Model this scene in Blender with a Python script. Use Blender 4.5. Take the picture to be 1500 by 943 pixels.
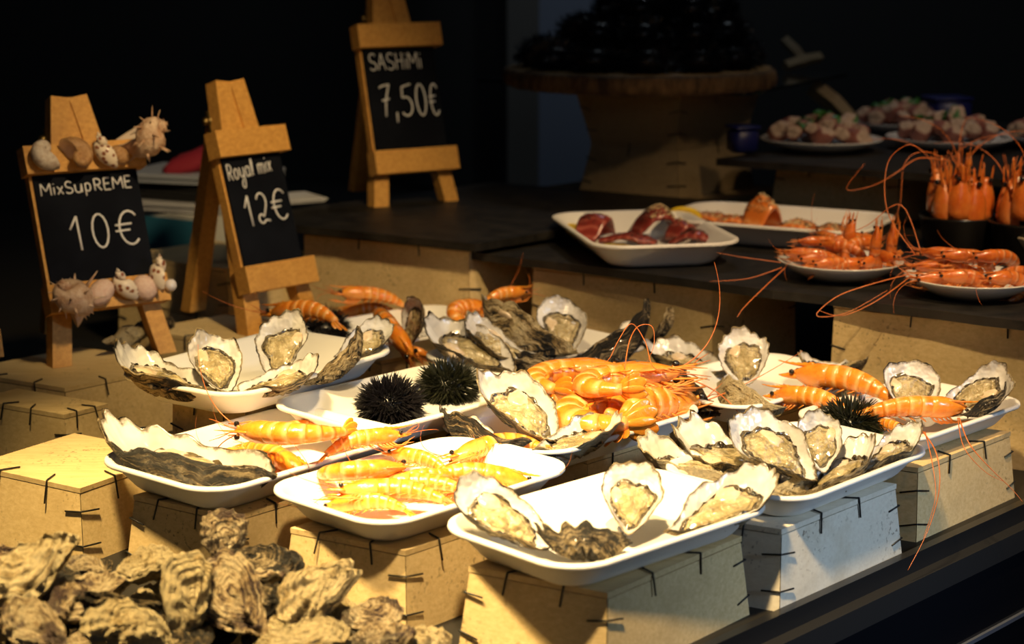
import bpy, math, random
from mathutils import Vector, Matrix, noise
PI = math.pi
S = bpy.context.scene
for o in list(bpy.data.objects):
    bpy.data.objects.remove(o)
V3 = Vector
R = math.radians

# ------------------------------------------------------------------ camera
FPX, HCAM = 2650.0, 0.674
PITCH = math.atan((471.5 + 90) / FPX)
cam_d = bpy.data.cameras.new('camera')
cam = bpy.data.objects.new('camera', cam_d)
S.collection.objects.link(cam)
cam.location = (0, 0, HCAM)
cam.rotation_euler = (PI / 2 - PITCH, 0, 0)
cam_d.sensor_fit = 'HORIZONTAL'
cam_d.sensor_width = 36
cam_d.lens = FPX / 1500 * 36
cam_d.clip_start = 0.05
cam_d.dof.use_dof = True
cam_d.dof.focus_distance = 2.06
cam_d.dof.aperture_fstop = 4.6
S.camera = cam

# ------------------------------------------------------------------ light
W = bpy.data.worlds.new('world'); S.world = W
W.use_nodes = True
W.node_tree.nodes['Background'].inputs[0].default_value = (0.55, 0.7, 1, 1)
W.node_tree.nodes['Background'].inputs[1].default_value = 0.006
def lamp(name, kind, loc, aim, power, col, **kw):
    d = bpy.data.lights.new(name, kind)
    d.energy = power; d.color = col
    for k, v in kw.items(): setattr(d, k, v)
    o = bpy.data.objects.new(name, d); S.collection.objects.link(o)
    o.location = loc
    o.rotation_euler = (V3(aim) - V3(loc)).to_track_quat('-Z', 'Y').to_euler()
    return o
lamp('key_spot_lamp', 'SPOT', (-0.12, 1.0, 1.8), (0.18, 1.86, 0.1), 345, (1, 0.72, 0.36), spot_size=R(37), spot_blend=1.0, shadow_soft_size=0.05)
lamp('overhead_spot_lamp', 'SPOT', (-0.52, 1.40, 1.7), (-0.32, 1.68, 0.1), 430, (1, 0.71, 0.31), spot_size=R(46), spot_blend=1.0, shadow_soft_size=0.07)
lamp('shelf_spot_lamp', 'SPOT', (0.9, 1.5, 1.7), (0.52, 2.50, 0.22), 120, (1, 0.68, 0.36), spot_size=R(40), spot_blend=1.0, shadow_soft_size=0.06)
lamp('sign_spot_lamp', 'SPOT', (0.35, 1.3, 1.6), (-0.34, 2.72, 0.25), 130, (1, 0.72, 0.36), spot_size=R(32), spot_blend=0.9, shadow_soft_size=0.08)
lamp('rear_spot_lamp', 'SPOT', (1.3, 2.3, 1.5), (0.80, 3.22, 0.3), 24, (1, 0.76, 0.55), spot_size=R(32), spot_blend=1.0, shadow_soft_size=0.08)
lamp('daylight_spot', 'SPOT', (2.1, 0.7, 0.8), (0.42, 1.85, 0.03), 105, (0.55, 0.74, 1), spot_size=R(24), spot_blend=0.8, shadow_soft_size=0.25)
lamp('street_daylight_area', 'AREA', (0.6, -1.2, 1.6), (0.2, 3.2, 0.4), 3.5, (0.75, 0.85, 1), shape='RECTANGLE', size=1.5, size_y=1.0)
lamp('panel_fill_area', 'AREA', (0.5, 4.0, 2.0), (0.2, 5.1, 0.5), 4, (0.8, 0.9, 1), shape='SQUARE', size=0.4)  # added fill that brightens the rear wall panel, its source unseen
S.view_settings.view_transform = 'Standard'
S.view_settings.look = 'None'
S.view_settings.gamma = 1
S.view_settings.use_curve_mapping = False
S.view_settings.exposure = 0.0

# ------------------------------------------------------------------ helpers
CP, SP = math.cos(PITCH), math.sin(PITCH)
def ray(px, py):
    dx = (px - 750) / FPX; dy = (471.5 - py) / FPX
    return V3((dx, CP + dy * SP, -SP + dy * CP))
def un(px, py, z):
    d = ray(px, py); t = (z - HCAM) / d.z
    return V3((d.x * t, d.y * t, z))
def und(px, py, Y):
    d = ray(px, py); t = Y / d.y
    return V3((d.x * t, Y, HCAM + d.z * t))

class MB:
    def __init__(s): s.v = []; s.f = []; s.m = []; s.a = []
    def add(s, vs, fs, m=0, a=None):
        b = len(s.v)
        s.v += [tuple(x) for x in vs]
        s.a += list(a) if a else [0.0] * len(vs)
        s.f += [tuple(i + b for i in f) for f in fs]
        s.m += list(m) if isinstance(m, (list, tuple)) else [m] * len(fs)
    def grid(s, rows, closed=True, m=0, cap0=False, cap1=False, a=None):
        n = len(rows[0]); vs = [p for r in rows for p in r]; fs = []; ms = []
        for i in range(len(rows) - 1):
            for j in range(n if closed else n - 1):
                k = (j + 1) % n
                fs.append((i * n + j, i * n + k, (i + 1) * n + k, (i + 1) * n + j))
                ms.append(m(i, j) if callable(m) else m)
        if cap0: fs.append(tuple(range(n - 1, -1, -1))); ms.append(m(0, 0) if callable(m) else m)
        if cap1: fs.append(tuple((len(rows) - 1) * n + j for j in range(n))); ms.append(m(len(rows) - 2, 0) if callable(m) else m)
        av = [x for r in a for x in r] if a else None
        s.add(vs, fs, ms, av)
    def tube(s, pts, rad, n=6, m=0, flat=1.0, up=None):
        pts = [V3(p) for p in pts]; rows = []
        if not isinstance(rad, (list, tuple)): rad = [rad] * len(pts)
        t0 = (pts[1] - pts[0]).normalized()
        nrm = V3(up) if up else (V3((0, 0, 1)) if abs(t0.z) < .9 else V3((1, 0, 0)))
        for i, p in enumerate(pts):
            t = (pts[min(i + 1, len(pts) - 1)] - pts[max(i - 1, 0)]).normalized()
            nrm = (nrm - t * nrm.dot(t))
            if nrm.length < 1e-6: nrm = t.orthogonal()
            nrm.normalize(); b = t.cross(nrm)
            rows.append([p + (nrm * math.sin(q) * flat + b * math.cos(q)) * rad[i] for q in [2 * PI * k / n for k in range(n)]])
        s.grid(rows, True, m, True, True)
    def box(s, c, h, M=None, m=0, bev=0.0):
        c = V3(c); hx, hy, hz = h
        b = min(bev, hx * .9, hy * .9, hz * .9)
        rows = []
        prof = [(-hz, b), (-hz + b, 0), (hz - b, 0), (hz, b)] if b > 0 else [(-hz, 0), (hz, 0)]
        for z, ins in prof:
            x, y = hx - ins, hy - ins
            if b > 0:
                q = [(x, y - b), (x - b, y), (-x + b, y), (-x, y - b), (-x, -y + b), (-x + b, -y), (x - b, -y), (x, -y + b)]
            else:
                q = [(x, y), (-x, y), (-x, -y), (x, -y)]
            rows.append([c + V3((a, d, z)) for a, d in q])
        if M: rows = [[M @ p for p in r] for r in rows]
        s.grid(rows, True, m, True, True)
    def hexa(s, b, t, m=0):
        s.add(list(b) + list(t), [(3, 2, 1, 0), (4, 5, 6, 7)] + [(i, (i + 1) % 4, (i + 1) % 4 + 4, i + 4) for i in range(4)], m)
    def ball(s, c, r, n=10, k=6, m=0, sc=(1, 1, 1)):
        rows = []
        for i in range(1, k):
            p = PI * i / k
            rows.append([V3(c) + V3((r * sc[0] * math.sin(p) * math.cos(2 * PI * j / n), r * sc[1] * math.sin(p) * math.sin(2 * PI * j / n), -r * sc[2] * math.cos(p))) for j in range(n)])
        s.grid(rows, True, m, True, True)
    def mesh(s, name, mats, smooth=True, attr=None):
        me = bpy.data.meshes.new(name)
        me.from_pydata(s.v, [], s.f)
        for x in (mats if isinstance(mats, (list, tuple)) else [mats]): me.materials.append(x)
        me.polygons.foreach_set('material_index', s.m)
        me.polygons.foreach_set('use_smooth', [smooth] * len(s.f))
        if attr:
            at = me.attributes.new(attr, 'FLOAT', 'POINT'); at.data.foreach_set('value', s.a)
        me.validate(); me.update()
        if smooth == 'auto': pass
        return me
def link(name, me, parent=None):
    o = bpy.data.objects.new(name, me); S.collection.objects.link(o)
    if parent: o.parent = parent
    return o
def obj(name, mb, mats, parent=None, smooth=True, attr=None, label=None):
    o = link(name, mb.mesh(name, mats, smooth, attr), parent)
    if label: o['label'] = label
    return o
def tag(o, label, cat, group=None):
    o['label'] = label; o['category'] = cat
    if group: o['group'] = group
    return o
def thing(name, label, cat, group=None, loc=(0, 0, 0), rz=0, scale=1):
    o = link(name, None); o.location = loc; o.rotation_euler = (0, 0, rz); o.scale = (scale,) * 3
    o.empty_display_size = .02
    return tag(o, label, cat, group)
def struct(name, mb, mats, smooth=False):
    o = obj(name, mb, mats, None, smooth); o['kind'] = 'structure'; return o
def frame(o, loc, x, y, sc=1):
    x = V3(x).normalized(); y = V3(y); y = (y - x * y.dot(x)).normalized(); z = x.cross(y)
    M = Matrix(((x.x, y.x, z.x), (x.y, y.y, z.y), (x.z, y.z, z.z))).to_4x4()
    o.matrix_world = Matrix.Translation(V3(loc)) @ M @ Matrix.Diagonal((sc, sc, sc, 1))
def copy_tree(o, parent=None):
    c = o.copy(); S.collection.objects.link(c)
    if parent: c.parent = parent; c.matrix_parent_inverse = o.matrix_parent_inverse
    for ch in list(o.children): copy_tree(ch, c)
    return c
def sm(a, b, x):
    t = max(0, min(1, (x - a) / (b - a))); return t * t * (3 - 2 * t)

# ------------------------------------------------------------------ materials
class NT:
    def __init__(s, name):
        s.m = bpy.data.materials.new(name); s.m.use_nodes = True
        s.t = s.m.node_tree; s.b = s.t.nodes['Principled BSDF']
    def n(s, typ, **kw):
        d = s.t.nodes.new('ShaderNode' + typ)
        for k, v in kw.items():
            if k.startswith('i_'):
                key = k[2:]; key = int(key) if key.isdigit() else key.replace('_', ' ')
                s.put(d.inputs[key], v)
            else: setattr(d, k, v)
        return d
    def put(s, sock, v):
        if hasattr(v, 'links') or isinstance(v, bpy.types.NodeSocket): s.t.links.new(v, sock)
        else:
            if isinstance(v, tuple) and len(v) == 3 and sock.type == 'RGBA': v = v + (1,)
            sock.default_value = v
    def coord(s, scale=(1, 1, 1), rnd=True):
        tc = s.n('TexCoord'); mp = s.n('Mapping', i_Vector=tc.outputs['Object'], i_Scale=scale)
        if not rnd: return mp.outputs[0]
        oi = s.n('ObjectInfo')
        v = s.n('VectorMath', operation='SCALE'); v.inputs[0].default_value = (17, 31, 11); s.put(v.inputs['Scale'], oi.outputs['Random'])
        a = s.n('VectorMath', operation='ADD'); s.put(a.inputs[0], mp.outputs[0]); s.put(a.inputs[1], v.outputs[0])
        return a.outputs[0]
    def noise(s, vec, scale, detail=3, rough=.6, dist=0):
        return s.n('TexNoise', i_Vector=vec, i_Scale=scale, i_Detail=detail, i_Roughness=rough, i_Distortion=dist).outputs[0]
    def ramp(s, f, stops, interp='LINEAR'):
        r = s.n('ValToRGB', i_Fac=f); cr = r.color_ramp; cr.interpolation = interp
        while len(cr.elements) < len(stops): cr.elements.new(.5)
        for e, (p, c) in zip(cr.elements, stops):
            e.position = p; e.color = (c if isinstance(c, tuple) else (c, c, c)) + (1,)
        return r.outputs[0]
    def mix(s, f, a, b, mode='MIX'):
        x = s.n('MixRGB', blend_type=mode, i_Fac=f, i_Color1=a, i_Color2=b); return x.outputs[0]
    def math(s, op, a, b=0.0):
        x = s.n('Math', operation=op); s.put(x.inputs[0], a); s.put(x.inputs[1], b); return x.outputs[0]
    def attr(s, name): return s.n('Attribute', attribute_name=name).outputs['Fac']
    def bump(s, h, strength=.3, dist=.002):
        s.put(s.b.inputs['Normal'], s.n('Bump', i_Height=h, i_Strength=strength, i_Distance=dist).outputs[0])
    def out(s, col=None, rough=None, **kw):
        if col is not None: s.put(s.b.inputs['Base Color'], col)
        if rough is not None: s.put(s.b.inputs['Roughness'], rough)
        for k, v in kw.items(): s.put(s.b.inputs[k.replace('_', ' ')], v)
        return s.m
def plain(name, col, rough=.5, **kw): return NT(name).out(col, rough, **kw)

def wood(name, c1, c2, stain=None, grain=(3, 40, 40), spots=False):
    t = NT(name); v = t.coord(grain)
    g = t.noise(v, 6, 5, .65, .4)
    col = t.ramp(g, [(.3, c1), (.7, c2)])
    if stain:
        w = t.coord((1, 1, 1))
        col = t.mix(t.ramp(t.noise(w, 14, 4, .6), [(.52, 0.0), (.75, .55)]), col, stain)
    if spots:
        w = t.coord((1, 1, 1))
        big = t.ramp(t.noise(w, 10, 2), [(.5, 0.0), (.7, 1.0)])
        sp = t.ramp(t.noise(w, 190, 2, .5), [(.6, 0.0), (.68, .75)])
        col = t.mix(t.math('MULTIPLY', big, sp), col, (.1, .06, .025))
    t.bump(g, .15, .001)
    return t.out(col, .62)
M_crate = wood('pale_poplar_crate_wood', (.60, .43, .19), (.76, .58, .30), (.46, .32, .14), spots=True)
M_crate2 = wood('white_washed_crate_wood', (.66, .60, .48), (.76, .71, .58), (.5, .4, .25), spots=True)
M_pine = wood('golden_pine', (.50, .235, .045), (.70, .37, .085), (.42, .2, .05), (30, 3, 30))
M_wire = plain('dark_wire', (.03, .03, .03), .45, Metallic=.6)
M_foam = NT('white_foam'); M_foam = M_foam.out((.86, .84, .79), .42)
M_glaze = plain('white_glazed_china', (.75, .74, .70), .15)
M_board = NT('chalkboard'); _v = M_board.coord(); M_board.bump(M_board.noise(_v, 60, 3), .05)
M_board = M_board.out(M_board.ramp(M_board.noise(_v, 9, 4, .6), [(.4, (.003, .004, .008)), (.75, (.008, .010, .017))]), .9, Specular_IOR_Level=.12)
M_chalk = plain('white_chalk_marker', (.74, .74, .76), .8)
M_slate = NT('black_slate'); _v = M_slate.coord((1, 1, 1), False)
_n = M_slate.noise(_v, 22, 6, .65); M_slate.bump(_n, .6, .004)
M_slate = M_slate.out(M_slate.ramp(_n, [(.35, (.006, .0055, .005)), (.7, (.024, .021, .018))]), .5, Specular_IOR_Level=.3)
M_black = plain('black_counter_metal', (.012, .012, .013), .35)
M_gloss = plain('black_glass_panel', (.006, .006, .008), .12)
M_brass = plain('tarnished_brass', (.25, .17, .06), .4, Metallic=1.0)

def shell_outer(name, light, mid, dark, bias=.5, blot=.60):
    t = NT(name); v = t.coord()
    s = t.attr('ring')
    sep = t.n('SeparateXYZ', i_Vector=t.coord((1, 1, 1)))
    wob = t.noise(v, 4, 4, .65)
    cmb = t.n('CombineXYZ', i_X=t.math('MULTIPLY', sep.outputs[0], 3.0), i_Y=t.math('MULTIPLY', sep.outputs[1], 3.0), i_Z=t.math('MULTIPLY', t.math('ADD', s, t.math('MULTIPLY', wob, .30)), 19.0))
    band = t.noise(cmb.outputs[0], 1.0, 4, .7)
    patch = t.noise(v, 2.6, 5, .72, .4)
    f = t.math('ADD', t.math('MULTIPLY', band, .62), t.math('MULTIPLY', patch, .55))
    col = t.ramp(f, [(bias - .055, dark), (bias + .0, mid), (bias + .06, light)])
    big = t.noise(v, 1.7, 3, .6, .6)
    col = t.mix(t.ramp(big, [(blot, 0.0), (blot + .06, .85)]), col, tuple(x * 1.3 for x in dark))
    fine = t.noise(v, 26, 6, .75)
    col = t.mix(.45, col, t.ramp(fine, [(.36, .35), (.55, 1.0)]), 'MULTIPLY')
    col = t.mix(t.ramp(fine, [(.62, 0.0), (.75, .6)]), col, light)
    t.bump(t.math('ADD', t.math('MULTIPLY', band, 1.2), t.math('MULTIPLY', fine, .8)), .8, .045)
    return t.out(col, .48)
M_sh = shell_outer('striped_oyster_shell', (.78, .64, .38), (.40, .27, .11), (.018, .016, .013), .585)
M_sh_dark = shell_outer('dark_fluted_oyster_shell', (.66, .52, .30), (.20, .14, .07), (.012, .011, .01), .63)
M_sh_tan = shell_outer('tan_oyster_shell', (.84, .69, .40), (.56, .39, .16), (.06, .045, .03), .50)
M_sh_purple = shell_outer('purple_blotched_oyster_shell', (.80, .66, .42), (.46, .31, .15), (.06, .032, .034), .555, .545)
def nacre():
    t = NT('oyster_nacre'); v = t.coord(); s = t.attr('ring')
    n = t.noise(v, 3.2, 2, .5)
    col = t.ramp(n, [(.34, (.50, .47, .44)), (.62, (.76, .75, .74))])
    e = t.math('ADD', s, t.math('MULTIPLY', t.math('SUBTRACT', t.noise(v, 16, 3, .7), .5), .16))
    col = t.mix(t.ramp(e, [(.955, 0.0), (1.0, .9)]), col, (.12, .09, .055))
    t.bump(t.noise(v, 5, 2, .45), .22, .05)
    return t.out(col, .2, Coat_Weight=.5, Coat_Roughness=.1)
M_nacre = nacre()
def flesh():
    t = NT('oyster_flesh'); v = t.coord(); s = t.attr('ring')
    n = t.noise(v, 7, 4, .6, .5)
    col = t.ramp(n, [(.3, (.22, .17, .075)), (.5, (.43, .345, .18)), (.72, (.68, .58, .38))])
    e = t.math('ADD', s, t.math('MULTIPLY', t.math('SUBTRACT', t.noise(v, 6, 3, .6), .5), .5))
    col = t.mix(t.ramp(e, [(.62, 0.0), (.70, .6), (.76, .0), (.88, .7), (1, .9)]), col, (.06, .045, .028))
    t.bump(t.noise(v, 9, 3, .5), .5, .05)
    t.b.subsurface_method if False else None
    return t.out(col, .16, Coat_Weight=1.0, Coat_Roughness=.06, Subsurface_Weight=.15, Subsurface_Radius=(.02, .012, .006), Subsurface_Scale=.4)
M_flesh = flesh()
M_muscle = NT('oyster_muscle'); M_muscle = M_muscle.out(M_muscle.ramp(M_muscle.noise(M_muscle.coord(), 9), [(.3, (.50, .36, .22)), (.7, (.74, .62, .45))]), .18, Coat_Weight=.8, Coat_Roughness=.08)
M_mantle = NT('oyster_mantle'); M_mantle = M_mantle.out(M_mantle.ramp(M_mantle.noise(M_mantle.coord(), 22), [(.4, (.012, .01, .008)), (.75, (.14, .105, .06))]), .2, Coat_Weight=.8)

def prawn_mat(name, deep, mid, pale):
    t = NT(name); v = t.coord(); p = t.attr('pale')
    n = t.noise(v, 9, 4, .6)
    col = t.ramp(n, [(.3, deep), (.65, mid)])
    f = t.math('MULTIPLY', p, t.ramp(t.noise(v, 5, 2), [(.25, .45), (.6, 1.0)]))
    col = t.mix(f, col, pale)
    t.bump(t.noise(v, 30, 3, .6), .12, .02)
    return t.out(col, .25, Coat_Weight=.7, Coat_Roughness=.12, Subsurface_Weight=.2, Subsurface_Radius=(.05, .02, .008), Subsurface_Scale=.25)
M_pr = prawn_mat('cooked_prawn_shell', (.78, .20, .012), (.88, .33, .035), (.95, .62, .26))
M_pr_red = prawn_mat('deep_orange_prawn_shell', (.60, .115, .012), (.76, .22, .035), (.84, .45, .22))
M_prleg = plain('prawn_leg_orange', (.82, .28, .05), .4)
M_antenna = plain('prawn_antenna_red', (.62, .17, .04), .4)
M_eye = plain('prawn_eye_black', (.012, .009, .008), .15)
M_urchin = plain('urchin_black', (.007, .006, .008), .32)
M_urchin_o = plain('urchin_olive_black', (.018, .019, .010), .3)
M_leaf = plain('green_leaf', (.035, .16, .02), .4)

# ------------------------------------------------------------------ room and counter
mb = MB(); mb.box((0, 3, -.95), (4, 4, .02)); struct('floor', mb, plain('dark_floor', (.02, .02, .02), .5))
mb = MB(); mb.box((0, 5.2, .8), (4, .03, 1.8)); struct('wall_back', mb, plain('charcoal_back_wall', (.012, .012, .011), .8))
mb = MB(); mb.box((-3.0, 3, .8), (.03, 3, 1.8)); struct('wall_left', mb, plain('dark_side_wall', (.03, .032, .035), .8))
A_DIR = V3((.686, .728, 0)); B_DIR = V3((.728, -.686, 0))
# counter: front edge follows the row of crates
e0 = un(1115, 905, 0) - A_DIR * 1.0; e1 = un(1500, 737, 0) + A_DIR * 1.6
back = V3((-.70, .62, 0)) * 3.2
ct = thing('display_counter', 'long black fishmonger counter carrying the wooden crates and trays', 'counter', None, (0, 0, 0))
def slab(mb, a, b, off0, off1, z0, z1, m=0):
    n = V3((A_DIR.y, -A_DIR.x, 0))
    q = [a + n * off0, a + n * off1, b + n * off1, b + n * off0]
    mb.hexa([V3((p.x, p.y, z0)) for p in q], [V3((p.x, p.y, z1)) for p in q], m)
mb = MB(); mb.hexa([p + V3((0, 0, -.03)) for p in (e0, e1, e1 + back, e0 + back)], [e0, e1, e1 + back, e0 + back]); obj('counter_top', mb, plain('dark_counter_top', (.008, .007, .006), .6), ct, False)
mb = MB(); slab(mb, e0, e1, .001, .012, -.035, .004); obj('edge_trim', mb, M_black, ct, False)
mb = MB(); slab(mb, e0, e1, .012, .028, -.045, -.018); obj('edge_rail', mb, plain('grey_rail', (.04, .04, .042), .3, Metallic=.5), ct, False)
mb = MB(); slab(mb, e0, e1, -.05, .02, -.94, -.047); obj('front_panel', mb, M_gloss, ct, False)
mb = MB(); slab(mb, e0, e1, .02, .024, -.135, -.13); obj('panel_seam', mb, plain('blue_grey_strip', (.08, .09, .12), .3), ct, False)

# ------------------------------------------------------------------ wooden crates
def crate(label, FL, F, Rr, zt, zb, flare=.012, tall=None, mat=None, group='upturned oyster crates', staples=(2, 2, 2), inv=False, leg=.022):
    """FL, F, Rr: top corners (left, front, right) in world xy; the fourth follows"""
    FL, F, Rr = [V3((p[0], p[1], 0)) for p in (FL, F, Rr)]
    Bk = FL + Rr - F; c = (FL + Rr) / 2
    top = [FL, F, Rr, Bk]
    bot = [p + (p - c).normalized() * flare for p in top]
    if inv: top, bot = bot, top
    t = thing('wooden_crate', label, 'crate', group, (c.x, c.y, zb))
    top = [p - c + V3((0, 0, zt - zb)) for p in top]; bot = [p - c for p in bot]
    mat = mat or M_crate
    th = .006
    ins = lambda q, k: [p * (1 - k) + V3((0, 0, p.z * k)) for p in q]
    ti, bi = ins(top, .06), ins(bot, .06)
    dz = V3((0, 0, -th - .0008))
    for i in range(4):
        j = (i + 1) % 4; g = .003
        a, b = top[i].lerp(top[j], g) + dz, top[j].lerp(top[i], g) + dz
        ai, bi_ = ti[i].lerp(ti[j], g) + dz, ti[j].lerp(ti[i], g) + dz
        d, e = bot[i].lerp(bot[j], g), bot[j].lerp(bot[i], g)
        di, ei = bi[i].lerp(bi[j], g), bi[j].lerp(bi[i], g)
        mb = MB(); mb.hexa([d, e, ei, di], [a, b, bi_, ai]); obj('side_board', mb, mat, t, False)
    mb = MB(); q = [p * 1.004 for p in top]
    mb.hexa([V3((p.x, p.y, p.z - th)) for p in q], [V3((p.x, p.y, zt - zb)) for p in q]); obj('base_board', mb, mat, t, False)
    cen = V3((0, 0, 0))
    def staple(p, q, r):
        mb = MB(); mb.tube([p, q * .97 + p * .03, q, q * .97 + r * .03, r], .00105, 5); obj('wire_staple', mb, M_wire, t)
    up = V3((0, 0, 1)); rn = random.Random(label)
    for fi, n in enumerate(staples):           # 0: FL-F, 1: F-R
        if fi > 1: break
        i = fi; j = fi + 1
        for k in range(n):
            u = (k + .5 + rn.uniform(-.12, .12)) / n
            u = .12 + .76 * u
            q = top[i].lerp(top[j], u); d = (bot[i].lerp(bot[j], u) - q); d = d.normalized()
            outw = V3((q.x, q.y, 0)).normalized() * .0014
            inn = V3((-(q.x), -(q.y), 0)).normalized()
            q = q + outw + up * .0014
            staple(q + inn * leg * .9 , q, q + d * leg + V3((rn.uniform(-.003, .003), 0, 0)) + outw * .6)
    hgt = zt - zb
    for ci in (0, 1, 2):                       # corner staples
        for k in range(staples[2]):
            u = .3 + .45 * k / max(1, staples[2] - 1) if staples[2] > 1 else .45
            q = top[ci].lerp(bot[ci], u)
            l = top[ci - 1].lerp(bot[ci - 1], u); r = top[(ci + 1) % 4].lerp(bot[(ci + 1) % 4], u)
            o = V3((q.x, q.y, 0)).normalized() * .0016
            sl = V3((0, 0, rn.uniform(-.006, -.001)))
            nl = ((q - l).normalized() * .001 + o)
            staple(q + (l - q).normalized() * leg + nl * 1.2 + sl, q + o, q + (r - q).normalized() * leg + nl * 1.2 + sl)
    return t
def xy(px, py, z): p = un(px, py, z); return (p.x, p.y)
def par(F, dB, lB, dA, lA):
    F = V3((F[0], F[1], 0)); B = V3((-math.cos(R(dB)), math.sin(R(dB)), 0)); A = V3((math.cos(R(dA)), math.sin(R(dA)), 0))
    return F + B * lB, F, F + A * lA
Z1 = .085
crate('pale wooden crate under the four-oyster tray, nearest the counter corner', xy(687, 829, Z1), xy(890, 868, Z1), xy(1086, 785, Z1), Z1, 0)
crate('whitewashed wooden crate under the crowded oyster tray at the counter edge', *par(xy(1145, 775, Z1), 28, .145, 46.5, .217), Z1, 0, mat=M_crate2)
crate('pale wooden crate under the urchin and prawn tray at the far right', *par(xy(1345, 685, Z1), 28, .145, 46.5, .213), Z1, 0)
crate('wooden crate under the tray heaped with prawns only', *par(xy(594, 806, Z1), 30, .14, 47, .16), Z1, 0)
crate('wooden crate under the tray with one long oyster and prawns', *par(xy(339, 757, Z1), 33, .14, 48, .17), Z1, 0)
crate('large pale crate standing empty at the left front', *par(xy(117, 715, Z1), 32, .17, 58, .16), Z1, 0, leg=.026)
ZU = .09
crate('wooden crate carrying the shell-trimmed chalkboard sign', *par(xy(95, 568, ZU), 30, .2, 47, .20), ZU, .0)
crate('small crate at the left edge under the cropped easel', *par(xy(94, 607, .085), 30, .16, 52, .07), .085, 0)
# boards and tall crates of the raised shelf
ZL, ZR = .225, .205
SG = 'tall crates under the slate shelf'
crate('tall crate under the left end of the slate shelf', *par(xy(687, 362, ZL - .012), 32, .32, 46, .16), ZL - .013, 0, group=SG, flare=.004)
crate('tall crate below the tuna tray at the slate shelf front', *par(xy(1045, 418, ZR - .013), 32, .30, 46, .2), ZR - .013, 0, group=SG, flare=.006)
p3 = V3(xy(1222, 444, ZR - .013) + (0,))
crate('tall crate at the right end under the prawn plates', *par(p3 + V3((math.cos(R(32)), -math.sin(R(32)), 0)) * .33, 32, .33, 46, .2), ZR - .013, 0, group=SG, flare=.004)

def board(label, a, b, depth, zt, th, mat, cat='shelf', ang=46, name='shelf_board'):
    a, b = V3((a[0], a[1], 0)), V3((b[0], b[1], 0)); d = V3((math.cos(R(ang)), math.sin(R(ang)), 0)) * depth
    c = (a + b + d) / 2
    mb = MB(); n = 14; rn = random.Random(label)
    q = [a.lerp(b, i / n) + d * (-.006 * rn.random()) for i in range(n + 1)] + [b + d, a + d]
    q = [p - c for p in q]
    m = len(q)
    mb.add([V3((p.x, p.y, -th)) for p in q] + [V3((p.x, p.y, 0)) for p in q], [tuple(range(m - 1, -1, -1)), tuple(range(m, 2 * m))] + [(i, (i + 1) % m, (i + 1) % m + m, i + m) for i in range(m)])
    o = obj(name, mb, mat, None, False); o.location = (c.x, c.y, zt)
    return tag(o, label, cat)
bl0 = V3(xy(400, 326, ZL) + (0,)); bl1 = V3(xy(697, 357, ZL) + (0,))
board('black slate slab under the tallest chalkboard sign', bl0 + (bl0 - bl1) * .25, bl1, .62, ZL, .012, M_slate)
br0 = V3(xy(690, 368, ZR) + (0,)); br1 = V3(xy(1500, 470, ZR) + (0,))
board('long black slate slab carrying the sashimi trays and prawn plates', br0, br1 + (br1 - br0) * .2, 1.15, ZR, .012, M_slate)

# ------------------------------------------------------------------ foam trays
def tray_mesh(L=.30, Wd=.20, h=.034, rc=.048):
    mb = MB(); N = 24
    def ring(ins, z, k=1.0, lift=0):
        hx, hy = L / 2 - ins, Wd / 2 - ins; r = max(.012, rc - ins * .6); out = []
        for qx, qy, a0 in ((1, 1, 0), (-1, 1, 90), (-1, -1, 180), (1, -1, 270)):
            for i in range(N):
                a = R(a0 + 90 * i / (N - 1))
                out.append(V3((qx * (hx - r) + r * math.cos(a), qy * (hy - r) + r * math.sin(a), z)))
        return [V3((p.x * k, p.y * k, p.z)) for p in out]
    prof = [(.036, 0), (.031, .0015), (.026, .006), (.010, .0265), (.0045, .0295), (.001, .0288), (0, .0305), (.0006, .0335), (.003, h), (.0065, .0335), (.010, .0305),
            (.026, .0095), (.031, .0062), (.036, .005)]
    rows = [ring(i, z) for i, z in prof]
    rows.append(ring(.036, .005, .5))
    mb.grid(rows, True, 0, True, True)
    return mb.mesh('foam_tray', M_foam)
ME_tray = tray_mesh()
TR = {}
D0 = math.atan(.2 / .3)
def tray(key, label, z, left=None, right=None, yaw=None, sc=1, tilt=0, group='white foam seafood trays'):
    """left / right: the picture's leftmost / rightmost rim corner; z: height of the base"""
    zr = z + .033
    tip = .325
    if left and right:
        a, b = un(*left, zr), un(*right, zr); c = (a + b) / 2; d = b - a
        ang = math.atan2(d.y, d.x) + D0; sc = d.length / tip
    else:
        ang = R(yaw); d = V3((math.cos(ang - D0), math.sin(ang - D0), 0)) * tip * sc
        c = un(*left, zr) + d / 2 if left else un(*right, zr) - d / 2
    o = link('foam_tray', ME_tray); o.location = (c.x, c.y, z + .0005); o.rotation_euler = (0, 0, ang); o.scale = (sc,) * 3
    tag(o, label, 'tray', group)
    TR[key] = o; print('TRAY', key, [round(x, 3) for x in c], round(math.degrees(ang), 1), round(sc, 3)); return o
tray('T1', 'white foam tray with four open oysters, nearest the counter corner', Z1, (652, 765), (1125, 740))
tray('T2', 'white foam tray heaped only with orange prawns', Z1, (398, 712), (832, 683))
tray('T0', 'white foam tray with one long oyster beside striped prawns', Z1, (150, 672), (594, 637))
tray('TL', 'white foam tray of six oysters at the back left', .125, (178, 548), (574, 513))
tray('TU', 'white foam tray with two black sea urchins', .105, (402, 588), None, 46, .98)
tray('TP', 'white foam tray with oysters at one end and large prawns', Z1, (645, 620), (1026, 598))
tray('TR', 'white foam tray crowded with oysters at the right counter edge', Z1, None, (1358, 655), 47, .95)
tray('TBR', 'white foam tray with urchin, prawns and oysters at far right', Z1, None, (1497, 585), 45, .9)
tray('TM', 'white foam tray of oysters behind the large prawn tray', Z1, (938, 560), None, 45, .93)
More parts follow.
